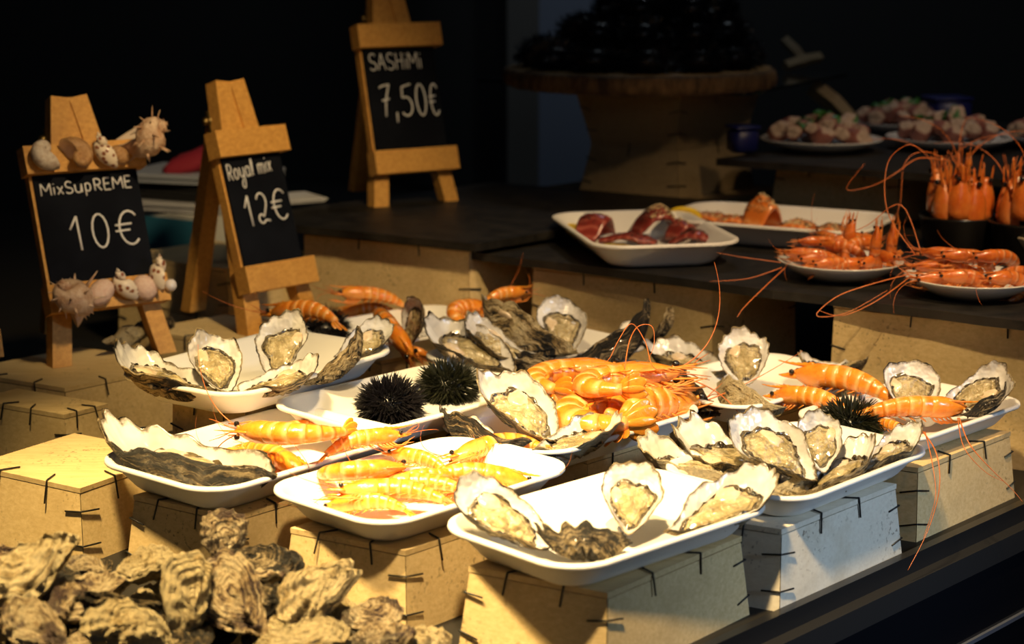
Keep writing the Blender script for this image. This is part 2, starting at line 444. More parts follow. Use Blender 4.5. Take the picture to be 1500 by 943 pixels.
tray('TMO', 'white foam tray of oysters below the tuna tray', .095, (622, 516), None, 43, .95)
tray('TBL', 'white foam tray with prawns and a gaping oyster behind the urchins', .09, (440, 478), None, 43, .92)
def under(key, label, lx=.19, ly=.12, db=0.0, da=0.0):
    o = TR[key]; a = o.rotation_euler.z; x = V3((math.cos(a), math.sin(a), 0)); y = V3((-math.sin(a), math.cos(a), 0))
    c = V3(o.location) + x * da + y * db; z = o.location.z - .0005
    crate(label, c - x * lx / 2 + y * ly / 2, c - x * lx / 2 - y * ly / 2, c + x * lx / 2 - y * ly / 2, z, 0, flare=.005)
under('TL', 'wooden crate under the six-oyster tray at the back left', .19, .12, .01, .01)
under('TU', 'wooden crate under the tray with two sea urchins', .07, .06, .045, .06)
under('TP', 'wooden crate showing its top below the large prawn tray', .15, .12, 0, .035)
under('TM', 'wooden crate hidden below the oysters in front of the right shelf crate', .15, .11)
under('TMO', 'wooden crate below the middle oyster tray before the slate shelf', .17, .11)
under('TBL', 'wooden crate below the gaping oyster tray before the left shelf crate', .17, .11)

# ------------------------------------------------------------------ oysters
def outline(rn, w, wav=.03, flute=.018, nf=15):
    ph = [rn.uniform(0, 6.28) for _ in range(8)]; am = [wav * rn.uniform(.3, 1) for _ in range(4)]
    fr = [2, 3, 5, 7]
    sk = rn.uniform(-.08, .08)
    def f(th):
        c, s = math.cos(th), math.sin(th)
        x = .5 + .5 * c
        y = w / 2 * s * (.42 + .72 * x - .14 * x * x) * 1.02
        k = 1 + sum(a * math.sin(n * th + p) for a, n, p in zip(am, fr, ph)) + flute * math.sin(nf * th + ph[5]) * sm(.1, .6, x) + flute * .6 * math.sin((nf * 2 + 3) * th + ph[6])
        bx = .55
        return bx + (x - bx) * k, y * k + sk * math.sin(PI * x)
    def zf(th):
        x = .5 + .5 * math.cos(th)
        return .025 * math.sin(3 * th + ph[0]) + .02 * math.sin(5 * th + ph[1]) + flute * .8 * math.sin(nf * th + ph[5]) * sm(.2, .8, x)
    return f, zf
NTH = 84
def oyster_parts(seed, w=.62, depth=.17, flute=.02, nf=15, lipup=.06, fill=.5, dark=False):
    rn = random.Random(seed)
    f, zf = outline(rn, w, .035, flute, nf)
    th = [2 * PI * i / NTH for i in range(NTH)]
    O = V3((rn.uniform(0, 50), rn.uniform(0, 50), 0))
    cx = .52
    def P(t, k): x, y = f(t); return cx + (x - cx) * k, y * k
    def rimz(t): x, y = f(t); return zf(t) + lipup * (x - .4) ** 2 * 3 * (1 if x > .4 else .3)
    rows = []; ar = []
    # inner bowl
    for k in [.04, .16, .3, .44, .58, .70, .80, .88, .94, .98, 1.0]:
        r = []
        for t in th:
            x, y = P(t, k)
            z = -depth * (.92 * (1 - k ** 2.6)) + rimz(t) * k ** 3 + .007 * noise.noise(V3((x * 5, y * 5, 0)) + O)
            r.append(V3((x, y, z)))
        rows.append(r); ar.append([k] * NTH)
    ni = len(rows)
    # frilled edge and outer cup with growth steps and flutes
    for q, k in enumerate([1.03, 1.035, 1.01, .97, .94, .935, .89, .85, .845, .78, .72, .715, .64, .55, .545, .44, .3, .14, .03]):
        r = []; n = ni
        for i, t in enumerate(th):
            x, y = P(t, k)
            jag = noise.noise(V3((math.cos(t) * 5, math.sin(t) * 5, k * 9)) + O)
            k2 = max(0, min(1, k))
            z = -(depth + .035) * (1 - k2 ** 2.4) + rimz(t) * k2 ** 2 - (.014 if k < 1.02 else -.002 if k > 1.032 else .0)
            z += flute * 1.3 * math.sin(nf * t) * k2 * (1 - k2) * 2.2 + .022 * jag * (1 - .5 * k2)
            st = 1 + .022 * jag
            r.append(V3((cx + (x - cx) * st, y * st, z)))
        rows.append(r); ar.append([k] * NTH)
    mb = MB(); mb.grid(rows, True, lambda i, j: 0 if i < ni - 1 else 1, True, True, ar)
    shell = mb
    # flesh: lumpy body lying in the cup
    fl = MB(); rows = []; ar = []
    zl = -depth * (1 - fill)
    O2 = O + V3((9, 3, 1))
    for k in [.03, .2, .38, .55, .68, .78, .86, .9]:
        r = []
        for t in th:
            kk = k * (.86 + .05 * math.sin(4 * t + seed) + .03 * math.sin(9 * t))
            x, y = P(t, kk); x = cx + (x - cx) * .96 - .03
            kb = math.hypot((x - cx) / .5, y / (w / 2)); kb = min(1, kb)
            bot = -depth * .92 * (1 - min(1, kk) ** 2.6) + .004
            lump = .03 * noise.noise(V3((x * 4.5, y * 4.5, 2)) + O2) + .018 * noise.noise(V3((x * 11, y * 11, 5)) + O2)
            top = zl + .055 * (1 - k ** 2) + lump
            z = top if k < .88 else max(bot, zl - .02) if k < .89 else bot - .004
            r.append(V3((x, y, max(z, bot))))
        rows.append(r); ar.append([k / .9] * NTH)
    fl.grid(rows, True, 0, True, False, ar)
    # dark ruffled mantle edge
    mt = MB(); rows = []
    for q in range(5):
        r = []
        for i, t in enumerate(th):
            kk = .80 * (.86 + .05 * math.sin(4 * t + seed) + .03 * math.sin(9 * t)) + (-.045, -.02, .012, .04, .05)[q] * (1 + .5 * math.sin(17 * t)) * (.25 + 1.5 * max(0, min(1, .5 + 1.2 * noise.noise(V3((math.cos(t) * 1.3, math.sin(t) * 1.3, seed * .7))))))
            x, y = P(t, kk); x = cx + (x - cx) * .96 - .03
            z = zl + .012 + (-.02, .02, .022, .0, -.03)[q] + .012 * math.sin(17 * t + seed) + .022 * noise.noise(V3((math.cos(t) * 2, math.sin(t) * 2, seed * 1.3))) + .02 * noise.noise(V3((x * 4.5, y * 4.5, 2)) + O2)
            r.append(V3((x, y, z)))
        rows.append(r)
    mt.grid(rows, True)
    ms = MB(); a = rn.uniform(-.5, .5); c = V3((cx + .12 + rn.uniform(-.05, .05), w * .16 * (1 if a > 0 else -1), zl + .042 - .014 * min(1, w / .62)))
    rows = []
    for i in range(1, 9):
        p = PI * i / 9
        rows.append([c + V3((.125 * min(1, w / .62) * math.sin(p) * math.cos(q) * (1 + .2 * math.sin(3 * q + seed) + .1 * math.sin(5 * q)),   .085 * min(1, w / .62) * math.sin(p) * math.sin(q) * (1 + .2 * math.sin(2 * q + seed)), -.035 * min(1, w / .62) * math.cos(p) + .012 * noise.noise(V3((p * 3, q * 1.5, seed))))) for q in [2 * PI * j / 16 for j in range(16)]])
    ms.grid(rows, True, 0, True, True)
    return shell, fl, mt, ms
OY = []
def oyster(label, hinge, lip, zh, zl, w=.62, roll=0, seed=None, mat=None, group='open oysters on the foam trays', depth=.17, flute=.02, nf=15, fill=.5, len_max=.17, obj_name='open_oyster', meat=True, Yh=None, Yl=None):
    """hinge / lip: picture points of the narrow and the wide end at heights zh / zl; roll turns the mouth about the long axis (0 = up)"""
    seed = seed if seed is not None else len(OY) + 1
    a = un(*hinge, zh) if Yh is None else und(*hinge, Yh); b = un(*lip, zl) if Yl is None else und(*lip, Yl); x = b - a; L = x.length
    x.normalize()
    side = V3((0, 0, 1)).cross(x)
    if side.length < .1: side = V3((1, 0, 0))
    side.normalize(); up = x.cross(side)
    r = R(roll) * (-1 if side.y < 0 and abs(x.x) > .25 else 1); y = side * math.cos(r) + up * math.sin(r)
    t = thing(obj_name, label, 'oyster', group)
    frame(t, a, x, y, L)
    s, f, m, u = oyster_parts(seed, w, depth, flute, nf, fill=fill)
    obj('shell', s, [M_nacre, mat or M_sh], t, True, 'ring')
    if meat:
        fo = obj('flesh', f, M_flesh, t, True, 'ring')
        obj('mantle_edge', m, M_mantle, fo); obj('adductor_muscle', u, M_muscle, fo)
    OY.append((t, L)); return t

# ------------------------------------------------------------------ prawns
def prawn_meshes(kind, seed):
    kappa = {'straight': .55, 'bent': 1.5, 'curl': 2.9, 'hook': 2.2}[kind]
    rn = random.Random(seed); D = {}
    NS = 16
    def ringat(c, n, rv, rb, rl):
        return [c + n * ((rv if math.sin(q) > 0 else rb) * math.sin(q)) + V3((0, 0, rl * math.cos(q))) for q in [2 * PI * k / NS for k in range(NS)]]
    segs = [.105, .10, .10, .09, .085, .11]; rads = [.100, .104, .098, .088, .075, .058, .04]
    rows = []; ar = []; c = V3((0.01, 0, 0)); phi = 0.0; cl = []; steps = 6
    vent = []
    for i, L in enumerate(segs):
        for k in range(steps):
            u = k / (steps - 1)
            r = rads[i] * (1 - u) + rads[i + 1] * u
            r *= 1.05 - .035 * u
            if k == 0: r *= .95
            n = V3((-math.sin(phi), math.cos(phi), 0)) * 1
            n = V3((math.sin(-phi), math.cos(phi), 0))
            rows.append(ringat(c, n, r, r * .82, r * .78)); 
            ar.append([max(0, 1 - abs(u - .85) / .28) * .8 + (.45 if False else 0)] * NS)
            if k == 3: vent.append((V3(c), V3(n), r, phi))
            if k < steps - 1:
                w8 = (.5, .9, 1.3, 1.35, 1.1, .85)[i]
                dphi = kappa * w8 / 6 / (steps - 1)
                phi += dphi
                c = c + V3((-math.cos(phi), -math.sin(phi), 0)) * (L / (steps - 1))
        cl.append(V3(c))
    # telson end
    n = V3((math.sin(-phi), math.cos(phi), 0))
    mb = MB(); mb.grid(rows, True, 0, True, True, ar); D['abdomen'] = mb
    end = V3(c); d = V3((-math.cos(phi), -math.sin(phi), 0))
    tf = MB()
    for (ang, ln, wd, dn) in ((-34, .15, .036, -.006), (-15, .165, .04, 0), (0, .15, .022, .012), (15, .165, .04, 0), (34, .15, .036, -.006)):
        a = R(ang); dr = d * math.cos(a) + V3((0, 0, math.sin(a))); sd = V3((0, 0, math.cos(a))) - d * math.sin(a)
        rr = []; aa = []
        for u, wq in ((0, .35), (.25, .8), (.55, 1.0), (.8, .85), (.95, .45), (1, .1)):
            p = end - d * .02 + dr * (ln * u) + n * (dn - .02 * u * u)
            rr.append([p + sd * (wd * wq * math.cos(q)) + n * (.008 * (1 - .6 * u) * math.sin(q)) for q in [2 * PI * k / 8 for k in range(8)]]); aa.append([.0] * 8)
        tf.grid(rr, True, 0, True, True, aa)
    D['tail_fan'] = tf
    sw = []
    for (cc, nn, r, ph) in vent[:5]:
        for sgn in (-1, 1):
            m = MB(); dd = V3((math.cos(ph + 1.0), math.sin(ph + 1.0), 0)) * -1
            dd = (-nn * .55 + V3((math.cos(ph), math.sin(ph), 0)) * .85)
            base = cc - nn * r * .7 + V3((0, 0, sgn * r * .45))
            rr = [[base + dd * (.075 * u) + V3((math.cos(q) * .017 * wq, 0, sgn * .01 * u + math.sin(q) * .006)) for q in [2 * PI * k / 6 for k in range(6)]] for u, wq in ((0, .7), (.5, 1), (1, .3))]
            m.grid(rr, True, 0, True, True); sw.append(m)
    D['swimmeret'] = sw
    # carapace with rostrum
    prof = [(-.012, .072, .06, .068), (-.005, .100, .084, .08), (.05, .105, .092, .083), (.11, .104, .096, .083), (.17, .095, .09, .075), (.22, .08, .074, .062), (.27, .06, .048, .046), (.31, .045, .02, .028), (.335, .036, .004, .014)]
    rows = []; ar = []
    for x, rv, rb, rl in prof:
        rows.append(ringat(V3((x, .004, 0)), V3((0, 1, 0)), rv, rb, rl)); ar.append([.12 if x < .05 else .35 * max(0, math.sin(2 * PI * k / NS + 3.6)) for k in range(NS)])
    mb = MB(); mb.grid(rows, True, 0, True, True, ar); D['carapace'] = mb
    ro = MB(); top = []; rr = []
    for u in [i / 12 for i in range(13)]:
        x = .14 + .33 * u; y = .092 - .03 * u + .05 * u * u
        hgt = .016 * (1 - u) + .004 + (.008 * (i_ % 2) if (i_ := int(u * 12)) else 0) * (1 - u * .6)
        wd = .011 * (1 - u) + .002
        rr.append([V3((x, y + hgt, 0)), V3((x, y, wd)), V3((x, y - .018 * (1 - u) - .002, 0)), V3((x, y, -wd))])
    ro.grid(rr, True, 0, True, True); D['rostrum'] = ro
    for sgn in (-1, 1):                       # antennal scales
        rr = [[V3((.25 + .19 * u, -.008 + .012 * u, sgn * (.03 + .012 * u))) + V3((0, math.cos(q) * .02 * wq, math.sin(q) * .006)) for q in [2 * PI * k / 6 for k in range(6)]] for u, wq in ((0, .8), (.4, 1), (.8, .7), (1, .15))]
        D.setdefault('antennal_scale', []).append(MB()); D['antennal_scale'][-1].grid(rr, True, 0, True, True)
    D['eye'] = []
    for sgn in (-1, 1):
        m = MB(); m.ball((.318, .034, sgn * .047), .021, 12, 8, 0, (1.1, 1, 1)); m.tube([(.295, .03, sgn * .02), (.31, .033, sgn * .036)], [.012, .014], 6, 1); D['eye'].append(m)
    D['leg'] = []
    for k in range(5):
        for sgn in (-1, 1):
            x = .21 - .042 * k; sp = .6 + .25 * k; j = rn.uniform(-.02, .02)
            q = [V3((x, -.07, sgn * .036)), V3((x + .05, -.112, sgn * (.05 + j))), V3((x + .13 + j, -.105 - .008 * k, sgn * .055)), V3((x + .20 - .01 * k, -.075 - .016 * k + j, sgn * .04)), V3((x + .27 - .03 * k, -.06 - .022 * k + 2 * j, sgn * .03))]
            m = MB(); m.tube(q, [.0095, .008, .0065, .005, .002], 6); D['leg'].append(m)
    D['antenna'] = []
    for sgn in (-1, 1):
        a = rn.uniform(-.5, .9); b = rn.uniform(.3, 1.0) * sgn; q = [V3((.33, .005, sgn * .028))]; dr = V3((1, .15, sgn * .25)).normalized()
        for i in range(16):
            dr = (dr + V3((-.07 - .03 * abs(a), .10 * a, .10 * b)) ).normalized(); q.append(q[-1] + dr * .045)
        m = MB(); m.tube(q, [.005 * (1 - .05 * i) for i in range(17)], 5); D['antenna'].append(m)
        for i in (0, 1):                      # short antennules
            m = MB(); q = [V3((.335, .016, sgn * .012)), V3((.40, .03, sgn * .02)), V3((.46, .05 + .02 * i, sgn * (.035 + .02 * i))), V3((.53, .05 + .06 * i, sgn * (.05 + .03 * i)))]
            m.tube(q, [.005, .004, .003, .0015], 5); D['antenna'].append(m)
    tailp = end + d * .15
    mn = min(min(v[0] for v in D['abdomen'].v), tailp.x)
    hump = min(D['abdomen'].v, key=lambda v: v[0])
    return D, dict(tail=tailp, hump=V3(hump), head=V3((.47, .11, 0)))
PK = {}
def fat(mb, k=1.16):
    return mb
def prawn_kind(kind, v=0):
    key = (kind, v)
    if key not in PK:
        D, A = prawn_meshes(kind, 7 + v); L = []
        for nm, mbs in D.items():
            for mbx in (mbs if isinstance(mbs, list) else [mbs]):
                for red, mt in ((0, M_pr), (1, M_pr_red)):
                    mats = {'eye': [M_eye, mt], 'leg': M_prleg, 'antenna': M_antenna}.get(nm, mt)
                    L.append((nm, red, mbx.mesh('prawn_' + nm, mats, True, 'pale')))
        PK[key] = (L, A)
    return PK[key]
PRW = []
def prawn_build(name, label, group, kind='bent', v=0, red=0, skip=(), half=False):
    L, A = prawn_kind(kind, v)
    t = thing(name, label, 'prawn', group)
    for nm, rd, me in L:
        if rd != red or nm in skip: continue
        link(nm, me, t)
    PRW.append(t); return t, A
def prawn(label, head, tail, zh, zt, kind='bent', dors=0, anchor='tail', v=0, red=0, group='cooked prawns on the foam trays', skip=(), name='cooked_prawn', Yh=None, Yt=None):
    """head / tail: picture points of the rostrum tip and the tail tip (or hump) at heights zh / zt; dors: 0 back up, 90 back away from camera, -90 back towards it"""
    t, A = prawn_build(name, label, group, kind, v, red, skip)
    ph = un(*head, zh) if Yh is None else und(*head, Yh); pt = un(*tail, zt) if Yt is None else und(*tail, Yt)
    lh, lt = A['head'], A[anchor]
    lx = (lh - lt); ll = lx.length; lx.normalize(); ly = V3((-lx.y, lx.x, 0))
    wx = ph - pt; wl = wx.length; wx.normalize()
    fw = V3((0, 1, 0)); fw = (fw - wx * fw.dot(wx)).normalized(); up = V3((0, 0, 1)); up = (up - wx * up.dot(wx)).normalized()
    side = wx.cross(up)
    if side.y < 0: side = -side
    wy = (up * math.cos(R(dors)) + side * math.sin(R(dors))).normalized()
    wz = wx.cross(wy); lz = lx.cross(ly)
    Ml = Matrix((lx, ly, lz)); Mw = Matrix((wx, wy, wz)).transposed()
    Rm = Mw @ Ml; sc = wl / ll
    M = Rm.to_4x4() @ Matrix.Scale(sc, 4)
    M.translation = ph - (Rm @ lh) * sc
    t.matrix_world = M
    return t

# ------------------------------------------------------------------ sea urchins
def urchin_mb(seed, nsp=900, flat=.62, body=.55, ln=.5):
    rn = random.Random(seed); b = MB()
    rows = []
    for i in range(1, 10):
        p = PI * i / 10
        rows.append([V3((body * math.sin(p) * math.cos(q), body * math.sin(p) * math.sin(q), -body * flat * math.cos(p) + body * flat)) for q in [2 * PI * j / 20 for j in range(20)]])
    b.grid(rows, True, 0, True, True)
    s = MB()
    for i in range(nsp):
        u = (i + .5) / nsp; cz = 1 - 1.86 * u; az = i * 2.39996
        sz = math.sqrt(max(0, 1 - cz * cz)); n = V3((sz * math.cos(az), sz * math.sin(az), cz))
        p = V3((n.x * body * .97, n.y * body * .97, n.z * body * flat * .97 + body * flat))
        d = (n + V3((rn.gauss(0, .28), rn.gauss(0, .28), rn.gauss(0, .25)))).normalized()
        L = ln * rn.uniform(.55, 1.0)
        if p.z + d.z * L < .01: d.z = max(d.z, (.01 - p.z) / L); d.normalize()
        r = .02 * rn.uniform(.8, 1.2); t = d.orthogonal().normalized(); w = d.cross(t)
        vs = [p + (t * math.cos(q) + w * math.sin(q)) * r for q in (0, 2.09, 4.19)] + [p + d * L * .7 + (t * math.cos(q) + w * math.sin(q)) * r * .75 for q in (0, 2.09, 4.19)] + [p + d * L]
        s.add(vs, [(0, 1, 4, 3), (1, 2, 5, 4), (2, 0, 3, 5), (3, 4, 6), (4, 5, 6), (5, 3, 6)])
    return b, s
def urchin(label, px, z, rad, seed, mat, flat=.62, nsp=900, group=None, Y=None, ln=.45):
    b, s = urchin_mb(seed, nsp, flat, 1 - ln, ln)
    t = thing('sea_urchin', label, 'sea urchin', group)
    t.location = un(*px, z); t.scale = (rad,) * 3; t.rotation_euler = (0, 0, seed * 1.7)
    obj('body', b, mat, t); o = obj('spines', s, mat, t, False); o['kind'] = 'stuff'
    return t

# ------------------------------------------------------------------ food on the front trays
# six-oyster tray, back left
oyster('oyster at the left tip of the back-left tray, striped side outward', (312, 570), (180, 514), .158, .186, .58, -6)
oyster('upright open oyster second from left on the back-left tray', (330, 575), (305, 491), .156, .208, .78, 0, nf=11)
oyster('tall white-lipped oyster at the back middle of the back-left tray', (405, 556), (424, 462), .15, .215, .80, 0)
oyster('low oyster with dark-edged hollow at the front of the back-left tray', (350, 570), (462, 532), .158, .178, .74, 4)
oyster('slim oyster leaning with brown shell side outward on the back-left tray', (450, 562), (535, 488), .148, .20, .48, -38)
oyster('dark-lipped oyster at the right tip of the back-left tray', (492, 528), (574, 474), .152, .19, .62, 25)
# one long oyster + prawns
oyster('long dark fluted oyster lying alone beside the striped prawns', (402, 688), (158, 634), .128, .142, .42, 0, mat=M_sh_dark, depth=.2, flute=.022, nf=15)
G1 = 'prawns beside the long oyster'
prawn('striped prawn lying on top, head left and back to the front', (314, 630), (528, 630), .146, .150, 'bent', -80, group=G1)
prawn('curled prawn half hidden behind the striped one on the same tray', (350, 652), (496, 648), .104, .108, 'bent', 65, v=1, group=G1)
prawn('prawn with head pointing right at the tray end beside the urchins', (604, 622), (462, 678), .152, .122, 'straight', 20, v=1, group=G1)
prawn('prawn flat on the tray under the striped one, head to the right', (470, 690), (322, 662), .106, .10, 'straight', 40, group=G1)
prawn('prawn tucked behind the tip of the long dark oyster', (300, 662), (420, 668), .112, .10, 'straight', 70, v=1, group=G1)
# prawns only
G2 = 'prawns on the prawn-only tray'
prawn('smooth prawn across the left back of the prawn-only tray', (622, 682), (466, 694), .128, .122, 'hook', -70, 'hump', group=G2, skip=('leg', 'antenna'))
prawn('prawn with black eye up at the back of the prawn-only tray', (560, 650), (668, 706), .128, .104, 'straight', 15, v=1, group=G2)
prawn('prawn with raised head at the left of the prawn-only tray', (474, 706), (672, 742), .124, .106, 'straight', 55, group=G2)
prawn('lowest prawn at the front rim of the prawn-only tray', (458, 732), (612, 754), .106, .10, 'straight', 10, v=1, group=G2)
prawn('prawn lying across the middle of the prawn-only tray heap', (532, 696), (700, 726), .116, .106, 'straight', 70, v=1, group=G2)
prawn('curled prawn with tail toward the right tip of the prawn-only tray', (632, 672), (816, 670), .108, .106, 'bent', 75, group=G2)
prawn('straight prawn lying along the right half of the prawn-only tray', (800, 698), (610, 706), .106, .108, 'straight', 40, group=G2)
prawn('prawn at the right front of the heap on the prawn-only tray', (620, 716), (750, 722), .104, .10, 'straight', 50, v=1, group=G2)
prawn('prawn buried in the middle of the heap on the prawn-only tray', (700, 690), (540, 722), .112, .104, 'straight', -20, v=1, group=G2)
# front tray, four oysters
oyster('oyster with a big blue-white lip at the left tip of the front tray', (806, 798), (668, 716), .104, .15, .70, 24, seed=11)
oyster('dark fluted shell seen from outside at the front rim of the front tray', (922, 792), (792, 782), .104, .122, .62, -38, mat=M_sh_dark, flute=.05, nf=13)
oyster('round-lipped oyster standing alone in the middle of the front tray', (922, 778), (924, 684), .108, .15, .86, 0, seed=13, flute=.014)
oyster('long oyster leaning on the right rim of the front tray', (980, 780), (1130, 692), .106, .145, .56, 10, seed=17)
# crowded tray at the right edge
oyster('tan oyster at the left end of the crowded right tray', (1108, 704), (935, 654), .108, .126, .44, 6, mat=M_sh_tan)
oyster('long ruffled oyster at the back left of the crowded right tray', (1156, 704), (998, 630), .112, .134, .50, 10, flute=.03)
oyster('large open oyster with a wide white lip at the middle of the crowded right tray', (1190, 700), (1078, 612), .12, .168, .82, 18)
oyster('white-lipped oyster standing behind the large one on the crowded right tray', (1204, 692), (1204, 606), .118, .168, .78, 0)
oyster('small brown shell turned over at the front of the crowded right tray', (1126, 724), (1196, 694), .104, .108, .6, -60, mat=M_sh_tan, flute=.035)
oyster('slim greenish oyster second from the right on the crowded right tray', (1172, 724), (1274, 644), .106, .14, .46, -8)
oyster('slim oyster at the right tip of the crowded right tray', (1246, 696), (1346, 628), .106, .142, .46, 4)
# far right tray
oyster('tall white oyster standing behind the urchin on the far right tray', (1338, 614), (1326, 530), .112, .168, .98, 0, flute=.012)
oyster('wide oyster with a dark lip at the tip of the far right tray', (1372, 600), (1480, 546), .116, .16, .74, 30)
oyster('pale shell overlapping the wide oyster at the far right tip', (1408, 606), (1472, 568), .118, .142, .66, -30, mat=M_sh_dark)
G3 = 'prawns on the far right tray'
prawn('upper prawn pointing left behind the urchin on the far right tray', (1140, 528), (1330, 604), .142, .106, 'straight', 5, group=G3, skip=('antenna',))
prawn('lower prawn with dangling legs left of the urchin on the far right tray', (1116, 563), (1262, 618), .126, .106, 'straight', 0, v=1, group=G3, skip=('antenna',))
s3 = prawn('prawn facing right with two black eyes on the far right tray', (1444, 588), (1232, 616), .128, .108, 'straight', -38, group=G3, skip=('antenna',))
prawn('small prawn head peeping out below the right-facing prawn', (1352, 636), (1270, 622), .106, .1, 'straight', -10, v=1, group=G3, skip=('antenna',))
# oysters behind the large prawns
oyster('upright fan-shaped oyster in front of the dark shelf crate side', (1086, 566), (1094, 486), .112, .17, .92, 0, flute=.03, nf=17)
oyster('flat oyster to the left of the upright fan-shaped one', (1064, 548), (945, 503), .108, .126, .46, 10)
oyster('brown oyster shell turned outside-up below the upright fan-shaped one', (1146, 602), (1050, 574), .11, .112, .62, -65, mat=M_sh_tan)
oyster('pale oyster lying left of the gap behind the prawns, before the right shelf crate', (1250, 546), (1168, 524), .108, .13, .58, 8, mat=M_sh_tan)
oyster('small white shell edge right of the pale oyster before the right shelf crate', (1216, 540), (1270, 524), .108, .122, .6, 5)
oyster('grey shell turned sideways just right of the large prawns', (1056, 602), (998, 552), .106, .124, .62, -55, mat=M_sh_dark)
# middle oyster tray
oyster('broad white-lipped oyster at the left tip of the middle oyster tray', (752, 544), (630, 474), .12, .168, .64, 14)
oyster('oyster behind the broad white-lipped one on the middle oyster tray', (790, 530), (684, 468), .124, .172, .56, 10)
oyster('large striped oyster leaning with its outside to the front, middle oyster tray', (846, 516), (704, 446), .13, .178, .58, -50)
oyster('round open oyster standing upright on the middle oyster tray', (832, 516), (818, 440), .124, .18, .86, 0, flute=.01)
oyster('dark shell turned over at the front of the middle oyster tray', (852, 538), (740, 530), .114, .12, .5, -60, mat=M_sh_dark)
oyster('long dark-sided oyster pointing up right on the middle oyster tray', (818, 538), (956, 454), .116, .178, .44, -32, mat=M_sh_dark)
oyster('short pale oyster behind the tip of the long dark-sided one', (950, 502), (986, 452), .12, .17, .86, -10)
oyster('low white-rimmed oyster at the right of the middle oyster tray', (984, 540), (872, 522), .108, .12, .44, 8)
# large prawn tray
oyster('tall pearly oyster leaning right beside the large prawns', (812, 648), (712, 549), .118, .174, .62, 12, seed=23)
oyster('narrow dark striped oyster at the left tip of the large prawn tray', (776, 648), (646, 606), .122, .132, .46, -26, mat=M_sh_dark)
oyster('shallow oyster at the front rim below the large prawns', (782, 660), (902, 612), .118, .136, .54, 2, mat=M_sh_tan)
G4 = 'large prawns beside the pearly oyster'
prawn('smooth curled prawn at the back left of the large prawn heap', (930, 532), (768, 558), .142, .142, 'hook', 88, 'hump', group=G4, skip=('leg', 'antenna'))
prawn('topmost large prawn, curled with its head pointing right', (1024, 538), (838, 566), .158, .152, 'curl', 94, 'hump', group=G4)
prawn('large curled prawn below the topmost, its back to the pearly oyster', (1010, 570), (806, 620), .124, .122, 'curl', 94, 'hump', v=1, group=G4, skip=('antenna',))
prawn('straight large prawn along the right rim of its tray', (1034, 566), (892, 648), .124, .112, 'straight', 25, group=G4)
prawn('large prawn lying between the curled one and the rim', (1012, 556), (880, 628), .128, .116, 'straight', 40, v=1, group=G4, skip=('antenna',))
prawn('large prawn hidden underneath the heap', (960, 596), (772, 590), .106, .112, 'straight', 60, v=1, group=G4, skip=('antenna',))
# gaping oyster tray at the back
oyster('gaping oyster half with a rounded pinkish lid before the left shelf crate', (590, 512), (612, 438), .11, .18, 1.1, 0, flute=.008, seed=31)
oyster('lower half of the gaping oyster lying flat among back prawns', (560, 494), (648, 488), .112, .118, .5, 6)
G5 = 'prawns on the back trays'
prawn('upper back prawn with frilled head pointing left by the left shelf crate', (482, 418), (604, 456), .165, .118, 'straight', 10, group=G5)
prawn('lower back prawn under the frilled one by the left shelf crate', (484, 452), (590, 462), .116, .112, 'straight', 30, v=1, group=G5)
prawn('prawn facing forward with two eyes behind the urchin tray', (612, 528), (566, 486), .112, .118, 'bent', -30, group=G5)
prawn('small prawn left of the forward-facing one behind the urchin tray', (640, 520), (556, 506), .104, .11, 'straight', -40, v=1, group=G5)
prawn('prawn lying across the dark urchin behind the six-oyster tray', (382, 446), (506, 482), .16, .15, 'straight', 15, v=1, group=G5)
prawn('curled back prawn left of the upright-headed one', (722, 440), (660, 466), .14, .135, 'hook', 60, 'hump', group=G5)
prawn('back prawn with its head and eyes raised before the slate shelf', (782, 418), (700, 476), .17, .12, 'bent', -20, v=1, group=G5)
# urchins
urchin('black sea urchin in front on the urchin tray', (572, 611), .1105, .050, 1, M_urchin, .66, 1100, 'sea urchins on the trays')
urchin('olive-black sea urchin behind the other on the urchin tray', (657, 584), .1105, .050, 2, M_urchin_o, .66, 1100, 'sea urchins on the trays')
urchin('sea urchin on a green leaf between prawns on the far right tray', (1246, 631), .0925, .052, 3, M_urchin_o, .5, 800, 'sea urchins on the trays', ln=.5)
urchin('dark sea urchin under a prawn behind the six-oyster tray', (474, 500), .0955, .05, 4, M_urchin, .7, 600, 'sea urchins on the trays')
def leaf(label, px, z, r, seed=0, group=None):
    rn = random.Random(seed); mb = MB(); rows = []
    for i, k in enumerate((.02, .4, .75, 1)):
        rows.append([V3((r * k * math.cos(q) * (1 + .18 * math.sin(7 * q)), r * k * math.sin(q) * (1 + .18 * math.sin(7 * q)), r * (.06 * k * math.sin(5 * q + seed) + .05 * k))) for q in [2 * PI * j / 42 for j in range(42)]])
    bot = [[p - V3((0, 0, .0008)) for p in rw] for rw in rows[::-1]]
    mb.grid(rows + bot, True, 0, True, True)
    o = obj('garnish_leaf', mb, M_leaf, None); o.location = un(*px, z); tag(o, label, 'leaf', group); return o
leaf('green lettuce leaf under the urchin on the far right tray', (1238, 641), .0915, .042, 1)

